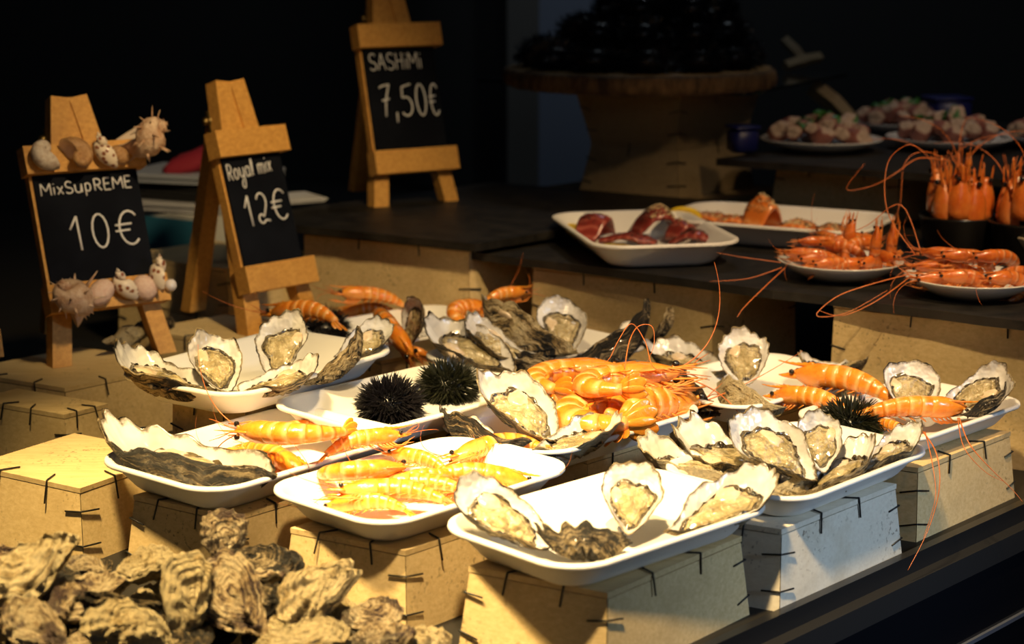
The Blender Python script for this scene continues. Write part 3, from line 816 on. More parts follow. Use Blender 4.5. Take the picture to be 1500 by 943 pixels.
# ------------------------------------------------------------------ chalkboard easels
def arc(cx, cy, rx, ry, a0, a1, n=9):
    return [(cx + rx * math.cos(R(a0 + (a1 - a0) * i / (n - 1))), cy + ry * math.sin(R(a0 + (a1 - a0) * i / (n - 1)))) for i in range(n)]
EURO = [arc(.62, .5, .45, .5, 45, 315, 14), [(.0, .60), (.72, .62)], [(-.02, .42), (.62, .44)]]
GL = {
 'M': [[(0, 0), (.05, 1), (.5, .35), (.95, 1), (1, 0)]], 'i': [[(.5, 0), (.5, .62)], [(.5, .86), (.52, .93)]],
 'x': [[(.05, .65), (.95, 0)], [(.95, .65), (.05, 0)]], 'S': [arc(.52, .74, .42, .26, 30, 270, 10) + arc(.5, .24, .45, .24, 90, -150, 10)],
 'u': [[(.05, .7), (.08, .25)] + arc(.45, .22, .37, .22, 180, 330, 7) + [(.88, .7)], [(.88, .7), (.92, 0)]],
 'p': [[(.15, .72), (.15, -.35)], arc(.45, .38, .33, .34, 150, -150, 12)],
 'R': [[(.1, 0), (.1, 1)], [(.1, 1)] + arc(.45, .74, .42, .26, 90, -90, 9) + [(.15, .48)], [(.4, .48), (.95, 0)]],
 'E': [[(.9, 1), (.15, 1), (.1, .5), (.1, 0), (.9, 0)], [(.1, .52), (.75, .54)]],
 'N': [[(.05, 0), (.1, 1), (.5, .45), (.9, 1), (.92, 0)]], 'H': [[(.1, 0), (.1, 1)], [(.9, 0), (.9, 1)], [(.1, .5), (.9, .52)]],
 'A': [[(0, 0), (.5, 1), (1, 0)], [(.2, .38), (.8, .38)]],
 'o': [arc(.5, .33, .4, .33, 90, 450, 12)], 'a': [arc(.45, .33, .38, .33, 40, 330, 11), [(.85, .66), (.85, .15), (1, 0)]],
 'y': [[(.05, .66), (.15, .15), (.5, .02), (.85, .3), (.88, .66)], [(.88, .66), (.85, -.3)] + arc(.5, -.35, .35, .28, 0, -170, 7) + [(.5, -.05)]],
 'l': [[(.2, .0), (.6, .3)] + arc(.55, .8, .25, .25, -20, 190, 9) + [(.3, .3), (.42, .04), (.8, .05)]],
 'm': [[(.02, .6), (.06, 0)], [(.06, .4)] + arc(.27, .42, .2, .22, 150, 0, 6) + [(.47, 0)], [(.47, .4)] + arc(.7, .42, .22, .22, 150, 0, 6) + [(.94, 0)]],
 '1': [[(0, .62), (.55, 1), (.6, 0)]], '0': [arc(.5, .5, .45, .5, 100, 460, 16)],
 '2': [arc(.48, .72, .42, .28, 160, -30, 9) + [(.5, .22)] + arc(.3, .16, .28, .15, 90, 330, 9) + [(.7, .1), (1, .06)]],
 '7': [[(0, .9), (.2, .95), (.95, 1), (.5, .5), (.35, 0)], [(.15, .5), (.85, .55)]], ',': [[(.5, .12), (.35, -.2)]],
 '5': [[(.95, 1), (.25, .92), (.2, .58)] + arc(.45, .3, .45, .3, 110, -140, 11)], '€': EURO}
def lettering(lines, bw, bh, r):
    """lines: (text, u0, u1, v_baseline, height, slope, widths) in board fractions"""
    out = []
    for text, u0, u1, v, h, sl, wd in lines:
        mb = MB(); ws = [wd.get(c, 1.0) for c in text]; tot = sum(ws) + .22 * (len(text) - 1); x = u0; k = (u1 - u0) / tot
        for c, w in zip(text, ws):
            if c != ' ':
                for st in GL[c]:
                    pts = [((x + px * w * k) * bw, (v + sl * (x - u0) + py * h) * bh, .0006) for px, py in st]
                    run = [pts[0]]
                    for i in range(1, len(pts)):
                        run.append(pts[i])
                        if i < len(pts) - 1:
                            d1 = V3(pts[i]) - V3(pts[i - 1]); d2 = V3(pts[i + 1]) - V3(pts[i])
                            if d1.length < 1e-7 or d2.length < 1e-7 or d1.angle(d2) > .9:
                                if (V3(run[-1]) - V3(run[0])).length > 1e-6 or len(run) > 2: mb.tube(run, r * (.72 if h < .2 else 1), 6, 0, .5, (0, 0, 1))
                                run = [pts[i]]
                    if len(run) > 1: mb.tube(run, r * (.72 if h < .2 else 1), 6, 0, .5, (0, 0, 1))
            x += (w + .22) * k
        out.append(mb)
    return out
def seashell(kind, rn):
    mb = MB(); rows = []; ar = []
    T, b, R0, drop, asp = {'moon': (3.0, .24, .10, .16, .52), 'whelk': (4.2, .17, .10, .95, .50), 'open': (2.2, .28, .13, .05, .5), 'spiky': (3.4, .20, .10, .60, .50)}[kind]
    n = int(T * 22); NSx = 14
    for i in range(n + 1):
        q = 2 * PI * i / 22; g = math.exp(b * q / 1.0 * .92 - b * 2 * PI * T * .92)
        rr = .5 * g; tube = asp * rr * 1.15
        c = V3((rr * .62 * math.cos(q), rr * .62 * math.sin(q), -drop * g * 1.15))
        u = V3((math.cos(q), math.sin(q), 0))
        hang = {'whelk': 1.7, 'spiky': 1.5}.get(kind, 1.0)
        ridg = 1 + (.07 * math.cos(q * 3) if kind == 'spiky' else 0)
        rows.append([c + u * (tube * ridg * math.cos(p) * (1 + (.06 * math.cos(7 * p) if kind == 'spiky' else 0))) + V3((0, 0, tube * ridg * hang * math.sin(p) * (1.0 if math.sin(p) > 0 else 1.25))) for p in [2 * PI * k / NSx for k in range(NSx)]])
        ar.append([g] * NSx)
    mb.grid(rows, True, 0, True, False, ar)
    last = rows[-1]; cen = sum(last, V3()) / NSx
    mb.grid([last, [p.lerp(cen, .12) for p in last], [p.lerp(cen, .35) - V3((math.sin(2 * PI * T), -math.cos(2 * PI * T), 0)) * -.05 for p in last], [p.lerp(cen, .9) - V3((-math.sin(2 * PI * T), math.cos(2 * PI * T), 0)) * .16 for p in last]], True, 1, False, True)
    if kind == 'spiky':
        for i in range(n // 3, n, 3):
            for p, L in ((.55, .30), (-.45, .22), (-1.3, .24)):
                q = 2 * PI * i / 22; g = math.exp(b * q * .92 - b * 2 * PI * T * .92); rr = .5 * g; tube = asp * rr * 1.15
                u = V3((math.cos(q), math.sin(q), 0)); c = V3((rr * .62 * math.cos(q), rr * .62 * math.sin(q), -drop * g * 1.15))
                d = (u * math.cos(p) + V3((0, 0, math.sin(p)))).normalized(); a = c + u * (tube * math.cos(p)) + V3((0, 0, tube * 1.5 * math.sin(p)))
                L = L * g * rn.uniform(.6, 1.7)
                mb.tube([a - d * .03, a + d * L * .5, a + d * L], [.05 * g, .025 * g, .004], 6)
    xs = list(zip(*mb.v)); ce = [(max(q) + min(q)) / 2 for q in xs]; k = 1 / max(max(q) - min(q) for q in xs)
    mb.v = [tuple((p - e) * k for p, e in zip(v, ce)) for v in mb.v]
    return mb
def spot_mat():
    t = NT('brown_spotted_shell'); v = t.coord((1, 1, 1)); vo = t.n('TexVoronoi', i_Vector=v, i_Scale=6.5, i_Randomness=.7).outputs['Distance']
    return t.out(t.ramp(vo, [(.30, (.27, .085, .03)), (.40, (.80, .68, .54))]), .3, Coat_Weight=.3)
def tint_mat(name, a, b, sc=7):
    t = NT(name); n = t.noise(t.coord(), sc, 5, .65, .3); t.bump(n, .3, .05); return t.out(t.ramp(n, [(.35, a), (.68, b)]), .38)
M_spot = spot_mat(); M_spiny = tint_mat('spiny_beige_shell', (.50, .28, .16), (.74, .56, .40)); M_moon = tint_mat('brown_moon_snail', (.33, .15, .05), (.55, .33, .15))
M_white_sh = tint_mat('white_cut_shell', (.55, .42, .33), (.78, .70, .62)); M_pink = tint_mat('pink_shell', (.74, .48, .38), (.82, .62, .5)); M_shin = plain('shell_inside_cream', (.74, .6, .48), .25)
M_pearl = plain('pearl', (.8, .74, .72), .12, Coat_Weight=1.0)
EAS = {}
def easel(key, label, foot, z, yaw, lean, H, lines, bw=.40, top=.28, bot=.755, Yfoot=None, shells=(), sp=.125):
    t = thing('chalkboard_easel', label, 'chalkboard sign', 'chalkboard price signs')
    a = R(yaw); n = V3((math.sin(a), -math.cos(a), 0)); x = V3((math.cos(a), math.sin(a), 0)); l = R(lean)
    u = (V3((0, 0, math.cos(l))) - n * math.sin(l)).normalized(); w = x.cross(u)   # w: board normal
    f = un(*foot, z)
    O = f + (x * sp) * H                                       # mid of the front feet, local v = 0
    t.location = O
    def L(px, v, d): return (x * px + u * v + w * d) * H
    def beam(mb, p, q, hw, hd):
        ax = (q - p).normalized(); s1 = ax.cross(w).normalized(); s2 = w
        q0 = [p + s1 * (hw * i) * H + s2 * (hd * j) * H for i, j in ((-1, -1), (1, -1), (1, 1), (-1, 1))]; q1 = [q + s1 * (hw * i) * H + s2 * (hd * j) * H for i, j in ((-1, -1), (1, -1), (1, 1), (-1, 1))]
        mb.hexa(q0, q1)
    def flat(mb, z0):
        # cut the feet level with the support
        mb.v = [(p[0], p[1], max(p[2], z0)) for p in mb.v]
    for s in (-1, 1):
        mb = MB(); beam(mb, L(s * sp, -.02, -.03), L(s * .034, 1.0, -.03), .036, .034); flat(mb, 0); obj('front_leg', mb, M_pine, t, False)
    mb = MB(); mb.hexa([L(-.048, .74, -.055), L(.048, .74, -.055), L(.048, .74, -.004), L(-.048, .74, -.004)], [L(-.012, .998, -.055), L(.012, .998, -.055), L(.012, .998, -.004), L(-.012, .998, -.004)]); obj('head_block', mb, M_pine, t, False)
    hd = V3((0, 0, L(0, .93, -.07).z)); tp = L(-.0, .93, -.085); ft = V3((tp.x, tp.y, 0)) - n * (.20 * H) - x * .02 * H
    mb = MB(); q = []
    for c_, hh in ((ft, .042), (tp, .034)):
        q.append([c_ + x * (hh * i) * H + n * (.03 * j) * H for i, j in ((-1, -1), (1, -1), (1, 1), (-1, 1))])
    mb.hexa(q[0], q[1]); obj('rear_leg', mb, M_pine, t, False)
    mb = MB(); c = L(-.05, .86, -.075); mb.tube([c, c - x * .045 * H], .022 * H, 12); mb.tube([c - x * .03 * H + u * .04 * H, c - x * .03 * H - u * .045 * H], .012 * H, 8); mb.ball(c - x * .05 * H, .018 * H); obj('hinge', mb, M_brass, t)
    vt, vb = 1 - top, 1 - bot
    mb = MB(); beam(mb, L(-bw / 2, (vt + vb) / 2, .018), L(bw / 2, (vt + vb) / 2, .018), (vt - vb) / 2 + .02, .012); bd = obj('chalk_board', mb, M_board, t, False)
    mb = MB(); beam(mb, L(-bw / 2 - .005, vb - .02, -.004), L(-bw / 2 - .005, vt + .02, -.004), .006, .022); obj('board_edge', mb, M_pine, t, False)
    for vv, ex in ((vt + .045, 0.0), (vb - .045, 0.005)):
        mb = MB(); beam(mb, L(-bw / 2 - .03, vv, .03), L(bw / 2 + .03, vv, .03), .052, .038); obj('rail', mb, M_pine, t, False)
    for mb, nm in zip(lettering(lines, bw * H, (vt - vb) * H, .0034 * H + .0003), ('writing', 'price')):
        M = Matrix((x, u, w)).transposed().to_4x4(); M.translation = L(-bw / 2, vb, .031)
        mb.v = [tuple(M @ V3(p)) for p in mb.v]; o = obj(nm, mb, M_chalk, bd); o['label'] = 'white handwritten chalk marker lettering'
    rn = random.Random(5)
    for kind, px, v, size, mats, axis, rot, lab in shells:
        if kind == 'ball':
            mb = MB(); mb.ball((0, 0, 0), .5, 16, 10, 0, axis)
        else: mb = seashell(kind, rn)
        o = obj('seashell', mb, mats, t, True, None, lab)
        ax = (x * axis[0] + u * axis[1] + w * axis[2]).normalized() if kind != 'ball' else w
        tt = ax.orthogonal().normalized(); tt = Matrix.Rotation(R(rot), 3, ax) @ tt
        Mx = Matrix((tt, ax.cross(tt), ax)).transposed().to_4x4() @ Matrix.Scale(size * H * 1.13, 4); Mx.translation = L(px, v, .066 + size * .33)
        o.matrix_local = Mx
    EAS[key] = t; return t
w1 = {'i': .35, 'x': .75, 'M': 1.25, '1': .5, ',': .3, 'l': .5, 'm': 1.3, ' ': .5}
sv = 1 - .245; bv = 1 - .76
easel('e1', 'chalkboard sign trimmed with seashells, reading Mix Supreme ten euros', (90, 537), .0905, 34, 20, .385,
      [('MixSupREME', .05, .93, .80, .105, .02, w1), ('10€', .26, .92, .30, .30, .02, {'1': .45, '0': .55, '€': .75})], .40, .29, .715, None,
      [('open', -.165, sv, .11, [M_white_sh, M_shin], (.15, -.1, 1), 20, 'white cut spiral shell'), ('moon', -.05, sv + .01, .12, [M_moon, M_shin], (.1, .1, 1), 270, 'brown moon snail shell'),
       ('whelk', .06, sv + .005, .13, [M_spot, M_shin], (-.3, .9, .35), 220, 'brown spotted whelk shell'), ('ball', .12, sv - .01, .06, M_moon, (1, 1.2, 1), 0, 'tan snail shell'), ('spiky', .20, sv + .02, .22, [M_spiny, M_shin], (.75, .25, .7), 200, 'large spiny beige shell'),
       ('spiky', -.155, bv - .03, .22, [M_spiny, M_shin], (-.4, .8, .6), 300, 'spiny frilled grey-beige shell'), ('ball', -.045, bv + .0, .085, M_pink, (1.2, .9, .8), 0, 'smooth pink shell'),
       ('whelk', .045, bv + .015, .125, [M_spot, M_shin], (-.35, .85, .45), 240, 'brown spotted whelk shell'), ('ball', .125, bv + .0, .08, M_pink, (1.0, 1.1, .8), 0, 'smooth pink shell'),
       ('whelk', .185, bv + .045, .13, [M_spot, M_shin], (.1, 1, .15), 190, 'upright spotted whelk shell'), ('ball', .232, bv + .0, .042, M_pearl, (1, 1, 1), 0, 'pearl')], sp=.205)
easel('e2', 'chalkboard sign reading Royal mix twelve euros, behind the back-left oysters', (372, 490), .0905, 47, 17, .388,
      [('Royal mix', .04, .80, .78, .14, .06, w1), ('12€', .20, .92, .36, .27, .05, {'1': .45, '2': .62, '€': .85})], .29, .30, .745, sp=.15)
easel('e3', 'tallest chalkboard sign, reading Sashimi, standing on the slate slab', (558, 303), ZL + .0005, 32, 15, .385,
      [('SASHiMi', .06, .80, .78, .155, .0, w1), ('7,50€', .15, .97, .34, .30, -.02, {',': .22, '7': .8, '0': .8, '€': .75})], .36, .29, .765, sp=.18)
crate('crate under the Royal mix chalkboard sign', *par(un(400, 512, .09)[:2], 32, .26, 46, .16), .09, 0, group='upturned oyster crates', flare=.004)
# cropped easel at the left edge of the picture: rail end and leg foot
t0 = easel('e0', 'cropped easel at the left picture edge, only a rail end and foot in view', (-135, 592), .0855, 30, 16, .36, [], .38, .27, .775)

# ------------------------------------------------------------------ sashimi trays on the slate shelf
def flat_tray(label, px, z, yaw, sc):
    o = link('foam_tray', ME_tray); c = un(px[0], px[1], z + .033 * sc); o.location = (c.x, c.y, z + .0005); o.rotation_euler = (0, 0, R(yaw)); o.scale = (sc,) * 3
    return tag(o, label, 'tray', 'white foam trays on the slate shelf')
ts = flat_tray('white foam tray with dark red tuna sashimi and lemon on the slate shelf', (940, 333), ZR, 101, 1.14)
tl = flat_tray('white foam tray with salmon sashimi behind the tuna tray', (1139, 317), ZR, -27, 1.14)
def seeds(mb, f, n, rn, u0, u1, v0, v1, r=.0016):
    for i in range(n):
        p = f(rn.uniform(u0, u1), rn.uniform(v0, v1)); p = V3(p) + V3((0, 0, .0012)); q = r * rn.uniform(.7, 1.2)
        mb.add([p + V3(d) * q for d in ((1.4, 0, 0), (-1.4, 0, 0), (0, 1, 0), (0, -1, 0), (0, 0, .7), (0, 0, -.7))], [(0, 2, 4), (2, 1, 4), (1, 3, 4), (3, 0, 4), (2, 0, 5), (1, 2, 5), (3, 1, 5), (0, 3, 5)])
def fish_mat(name, a, b, c):
    t = NT(name); v = t.coord((1, 1, 1)); w = t.n('TexWave', i_Vector=v, i_Scale=26, i_Distortion=5, i_Detail=3).outputs['Fac']
    col = t.ramp(w, [(.1, a), (.8, b), (1.0, c)]); t.bump(t.noise(v, 120, 3), .2, .001)
    return t.out(col, .3, Coat_Weight=.5, Coat_Roughness=.15)
M_tuna = fish_mat('raw_tuna', (.22, .03, .022), (.30, .05, .035), (.40, .11, .08)); M_salmon = fish_mat('raw_salmon', (.75, .20, .03), (.82, .26, .05), (.88, .38, .13))
M_sesame = plain('sesame_seed', (.72, .58, .32), .5); M_pepper = plain('pepper_crust', (.05, .03, .02), .6); M_lemon = tint_mat('lemon_flesh', (.85, .55, .02), (.9, .72, .12), 60); M_peel = plain('lemon_peel', (.85, .6, .02), .4)
def slice_(name, label, cat, px, z, yaw, Ls, Ws, fold, mat, group, seed, sesame=0, pepper=0):
    rn = random.Random(seed); U, Vn = 16, 8; O = V3((seed * 3.1, 1, 0))
    def f(u, v, o=0):
        x = (u - .5) * Ls * (1 - .35 * min(1, fold * 10)); y = (v - .5) * Ws * (1 - .35 * (2 * u - 1) ** 2)
        h = fold * (math.sin(PI * u) ** 1.3) * (1 - .25 * (2 * v - 1) ** 2) + .004 * noise.noise(V3((x * 60, y * 60, 0)) + O) + .0035
        return V3((x, y, max(.0005, h) + o))
    mb = MB()
    top = [[f(i / U, j / Vn, .006) for j in range(Vn + 1)] for i in range(U + 1)]; bot = [[f(i / U, j / Vn) for j in range(Vn + 1)] for i in range(U + 1)]
    mb.grid([a + b[::-1] for a, b in zip(top, bot)], True, 0, True, True)
    t = thing(name, label, cat, group); t.location = un(px[0], px[1], z); t.rotation_euler = (0, 0, R(yaw))
    obj('fish_slice', mb, mat, t)
    if pepper:
        m = MB(); seeds(m, lambda u, v: f(u, v, .006), pepper, rn, .2, .8, .1, .9, .0013); o = obj('pepper_crust', m, M_pepper, t, False); o['kind'] = 'stuff'
    if sesame:
        m = MB(); seeds(m, lambda u, v: f(u, v, .006), sesame, rn, .3, .75, .0, .6, .0018); o = obj('sesame_seeds', m, M_sesame, t, False); o['kind'] = 'stuff'
    return t
zt = ZR + .0068; GT = 'tuna slices in the sashimi tray'
slice_('tuna_slice', 'folded tuna slice at the left end of the tuna tray', 'sashimi slice', (872, 352), zt, 60, .085, .05, .034, M_tuna, GT, 1, 0, 90)
slice_('tuna_slice', 'largest arched tuna slice sprinkled with sesame at the tray middle', 'sashimi slice', (962, 352), zt, 15, .11, .06, .046, M_tuna, GT, 2, 70, 130)
slice_('tuna_slice', 'flat tuna slice between the two folded ones', 'sashimi slice', (920, 360), zt, -15, .09, .045, .010, M_tuna, GT, 3, 0, 20)
slice_('tuna_slice', 'tuna slice at the right end of the tuna tray', 'sashimi slice', (1020, 362), zt, -20, .085, .04, .016, M_tuna, GT, 4, 0, 40)
slice_('tuna_slice', 'small crumpled tuna slice right of the largest one', 'sashimi slice', (998, 352), zt + .004, 40, .05, .04, .024, M_tuna, GT, 5, 10, 40)
def lemon(label, px, z, r, tilt, seed):
    t = thing('lemon_slice', label, 'lemon slice', 'lemon slices under the fish'); t.location = un(px[0], px[1], z); t.rotation_euler = (R(tilt), 0, seed)
    mb = MB(); prof = [(.01, .0035), (.82, .0035)]; rows = [[V3((r * k * math.cos(q), r * k * math.sin(q), zz + r * math.sin(R(tilt)))) for q in [2 * PI * j / 28 for j in range(28)]] for k, zz in ((.02, 0), (.86, 0), (.88, .004), (.02, .004))]
    mb.grid(rows, True, 0, True, True); obj('flesh', mb, M_lemon, t)
    mb = MB(); rows = [[V3((r * k * math.cos(q), r * k * math.sin(q), zz + r * math.sin(R(tilt)))) for q in [2 * PI * j / 28 for j in range(28)]] for k, zz in ((.87, -.0002), (1, -.0002), (1, .0043), (.87, .0043), (.87, -.0002))]
    mb.grid(rows, True); obj('rind', mb, M_peel, t)
lemon('lemon slice at the left of the tuna tray', (846, 352), zt, .026, 25, 1)
lemon('lemon slice under the flat tuna slice near the front rim', (905, 366), zt, .026, 4, 2)
lemon('lemon slice standing behind the largest tuna slice', (1000, 338), zt, .03, 48, 3)
GS = 'salmon slices in the sashimi tray'
slice_('salmon_slice', 'raised folded salmon slice with sesame crust', 'sashimi slice', (1116, 342), zt, 40, .075, .055, .052, M_salmon, GS, 6, 60, 110)
slice_('salmon_slice', 'flat salmon slice at the left of the salmon tray', 'sashimi slice', (1036, 330), zt, -30, .11, .05, .012, M_salmon, GS, 7, 30, 60)
slice_('salmon_slice', 'flat salmon slice left of the raised folded one', 'sashimi slice', (1078, 338), zt, -20, .09, .05, .016, M_salmon, GS, 8, 20, 30)
slice_('salmon_slice', 'seeded salmon slice at the right of the salmon tray', 'sashimi slice', (1168, 349), zt, -25, .10, .05, .020, M_salmon, GS, 9, 50, 90)
slice_('salmon_slice', 'dark seeded salmon slice next to the prawn plate', 'sashimi slice', (1216, 354), zt, -30, .08, .05, .018, M_salmon, GS, 10, 30, 140)

# ------------------------------------------------------------------ plates and cups of prawns
def lathe(prof, n=48):
    mb = MB(); mb.grid([[V3((r * math.cos(q), r * math.sin(q), z)) for q in [2 * PI * j / n for j in range(n)]] for r, z in prof], True, 0, True, True); return mb
def plate(label, loc, r, group, mat=None, h=.026, name='round_plate', cat='plate'):
    mb = lathe([(r * .5, 0), (r * .55, 0), (r * .82, h * .5), (r, h * .95), (r * 1.0, h), (r * .97, h), (r * .8, h * .6), (r * .52, .005), (.002, .005)])
    o = obj(name, mb, mat or M_glaze); o.location = loc; return tag(o, label, cat, group)
c1 = un(1231, 381, ZR + .025); c1.z = ZR + .0005; c2 = un(1424, 405, ZR + .025); c2.z = ZR + .0005
plate('white plate heaped with small whole prawns, left of the other prawn plate', c1, .088, 'plates of whole prawns')
plate('white plate heaped with curled prawns, cut by the right picture edge', c2, .09, 'plates of whole prawns')
def ground(t, z, lift=0):
    bpy.context.view_layer.update(); m = min((c.matrix_world @ V3(b)).z for c in t.children for b in c.bound_box); t.location.z += z - m + lift
def heap(c, specs, group, labels, red=1):
    for i, (dx, dy, dz, yaw, kind, roll, sc, v) in enumerate(specs):
        t, A = prawn_build('whole_prawn', labels[i], group, kind, v, red, ('antenna',) if i % 2 else ())
        M = Matrix.Translation(c + V3((dx, dy, dz))) @ Matrix.Rotation(R(yaw), 4, 'Z') @ Matrix.Rotation(R(roll), 4, 'X') @ Matrix.Scale(sc, 4); t.matrix_world = M
HP = [(-.035, -.03, .032, 195, 'bent', 80, .092, 0), (-.02, -.045, .028, 200, 'straight', 60, .088, 1), (.0, -.04, .026, 10, 'straight', 70, .085, 0), (.035, -.045, .03, 230, 'curl', 85, .09, 1), (.055, -.02, .034, 300, 'curl', 80, .09, 0),
      (-.05, .0, .034, 170, 'straight', 40, .09, 1), (.0, .0, .044, 150, 'bent', 70, .09, 0), (-.03, .02, .048, 190, 'straight', 30, .09, 0), (.03, .01, .048, 30, 'bent', 75, .09, 1), (.02, .04, .05, 40, 'straight', 10, .09, 1), (-.01, .05, .05, 110, 'straight', 20, .09, 0)]
LB1 = ['prawn with a pale head at the left end of the left prawn plate', 'prawn along the left front rim of the left prawn plate', 'slim prawn at the front rim centre of the left prawn plate', 'curled prawn in front of the upright heads, left prawn plate', 'rightmost curled prawn on the left prawn plate',
       'prawn at the back left rim of the left prawn plate', 'prawn in the middle of the left prawn plate heap', 'prawn on top left of the left prawn plate heap', 'bent prawn on top right of the left prawn plate heap', 'prawn at the back right of the left prawn plate', 'prawn at the back centre of the left prawn plate']
heap(c1, HP, 'whole prawns on the left plate', LB1)
# two prawns standing with heads up
for i, (px, py, yaw) in enumerate(((1282, 385, 90), (1306, 382, 70), (1243, 374, 120))):
    t, A = prawn_build('whole_prawn', ('prawn sitting upright with raised head at the left plate front', 'prawn sitting upright at the right end of the left plate', 'prawn with raised head near the middle of the left plate')[i], 'whole prawns on the left plate', 'hook', i % 2, 1, ('antenna',))
    t.matrix_world = Matrix.Translation(un(px, py - 22, ZR + .050)) @ Matrix.Rotation(R(-20 + 15 * i), 4, 'Z') @ Matrix.Rotation(R(-85), 4, 'Y') @ Matrix.Rotation(R(yaw + 90), 4, 'X') @ Matrix.Scale(.092, 4)
HP2 = [(-.05, -.035, .028, 185, 'straight', 60, .10, 0), (-.02, -.045, .032, 180, 'curl', 85, .105, 1), (.035, -.05, .032, 200, 'curl', 80, .10, 0), (.06, -.03, .034, 330, 'bent', 80, .1, 1), (-.045, .01, .036, 175, 'straight', 30, .1, 1),
       (-.01, .0, .052, 185, 'bent', 70, .1, 0), (.03, .0, .052, 195, 'bent', 60, .1, 1), (.0, .04, .045, 170, 'straight', 20, .1, 0), (-.03, .03, .05, 160, 'straight', 45, .1, 1)]
LB2 = ['long-whiskered prawn at the left rim of the right prawn plate', 'big curled prawn at the front of the right prawn plate', 'curled pale prawn right of the big curled one', 'prawn at the right end of the right prawn plate', 'prawn at the back left of the right prawn plate',
       'prawn lying on top of the right prawn plate heap', 'prawn on the top right of the right prawn plate heap', 'prawn at the back of the right prawn plate', 'prawn between the top and the back left, right prawn plate']
heap(c2, HP2, 'whole prawns on the right plate', LB2)
M_cup = plain('black_cup_glaze', (.01, .009, .008), .25)
def cup(label, px, n, prefix, seed, Y):
    c = V3(un(px[0], px[1], ZR)); 
    mb = lathe([(.044, 0), (.05, .004), (.058, .058), (.06, .062), (.057, .062), (.053, .056), (.046, .012), (.002, .01)]); o = obj('serving_cup', mb, M_cup); o.location = c + V3((0, 0, .0005)); tag(o, label, 'cup', 'black cups of prawn heads')
    rn = random.Random(seed)
    for i in range(n):
        a = 2 * PI * i / n + .3; rr = .034 if i else .0
        t, A = prawn_build('upright_prawn', prefix, prefix, 'straight', i % 2, 1, ('antenna', 'tail_fan') if i % 3 else ('tail_fan',))
        M = Matrix.Translation(c + V3((rr * math.cos(a), rr * math.sin(a), .060 + (.016 if not i else 0) + rn.uniform(-.006, .012)))) @ Matrix.Rotation(a + rn.uniform(-.3, .3), 4, 'Z') @ Matrix.Rotation(R(-90 + rn.uniform(-3, 6)), 4, 'Y') @ Matrix.Rotation(R(180), 4, 'X') @ Matrix.Scale(.185, 4)
        # keep the abdomen short inside the cup
        t.matrix_world = M
        for ch in list(t.children):
            if ch.name.split('.')[0] in ('abdomen', 'swimmeret', 'leg') : bpy.data.objects.remove(ch)
cup('black cup packed with upright prawn heads behind the prawn plates', (1402, 374), 9, 'orange prawn head standing upright in the left black cup', 3, 0)
cup('black cup of prawn heads cut by the right picture edge', (1504, 384), 8, 'orange prawn head standing upright in the right black cup', 4, 0)
b0 = un(1536, 388, ZR); plate('small beige bowl of prawns at the right picture edge', b0 + V3((0, 0, .0005)), .06, None, plain('beige_glaze', (.5, .42, .3), .3), .045, 'small_bowl', 'bowl')
t, A = prawn_build('whole_prawn', 'prawn tail showing in the small beige bowl', None, 'hook', 0, 1, ('antenna',)); t.matrix_world = Matrix.Translation(b0 + V3((-.01, -.01, .05))) @ Matrix.Rotation(R(150), 4, 'Z') @ Matrix.Rotation(R(80), 4, 'X') @ Matrix.Scale(.07, 4)

# ------------------------------------------------------------------ rear shelf with octopus plates
ZB = .305
ra = V3(xy(1050, 232, ZB) + (0,)); rb = V3(xy(1310, 251, ZB) + (0,))
board('dark rear shelf slab carrying the octopus plates', ra, rb + (rb - ra) * 1.6, .9, ZB, .012, M_slate, 'shelf', 46, 'rear_shelf_board')
cz = ZB - .0125
for i, (f, l) in enumerate(((.25, 'dark wooden crate under the left part of the rear shelf'), (1.5, 'dark wooden crate under the right part of the rear shelf'))):
    p = ra.lerp(rb, f) + V3((math.cos(R(46)), math.sin(R(46)), 0)) * .10
    crate(l, *par(p + V3((.16, -.10, 0)), 32, .22, 46, .2), cz, ZR + .0002, group='crates behind the slate shelf front', flare=.01)
M_octo = tint_mat('octopus_skin', (.20, .055, .05), (.42, .17, .11), 14); M_octw = tint_mat('octopus_flesh', (.42, .28, .19), (.60, .46, .33), 8)
def octo_mesh(seed):
    rn = random.Random(seed); rows = []; n = 14; r0 = 1.0
    for z, k in ((-.8, .6), (-.75, .95), (-.3, 1.08), (.3, 1.0), (.72, .9), (.78, .84), (.8, .5), (.82, .1)):
        rows.append([V3((r0 * k * math.cos(q) * (1 + .12 * math.sin(3 * q + seed)), .82 * k * math.sin(q) * (1 + .1 * math.sin(2 * q + seed)), z + .15 * math.sin(q + seed) + .12 * math.sin(5 * q + z))) for q in [2 * PI * j / n for j in range(n)]])
    mb = MB(); mb.grid(rows, True, lambda i, j: 1 if i >= 5 else 0, True, True); return mb.mesh('octopus_piece', [M_octo, M_octw])
OM = [octo_mesh(i) for i in range(4)]
LFm = None
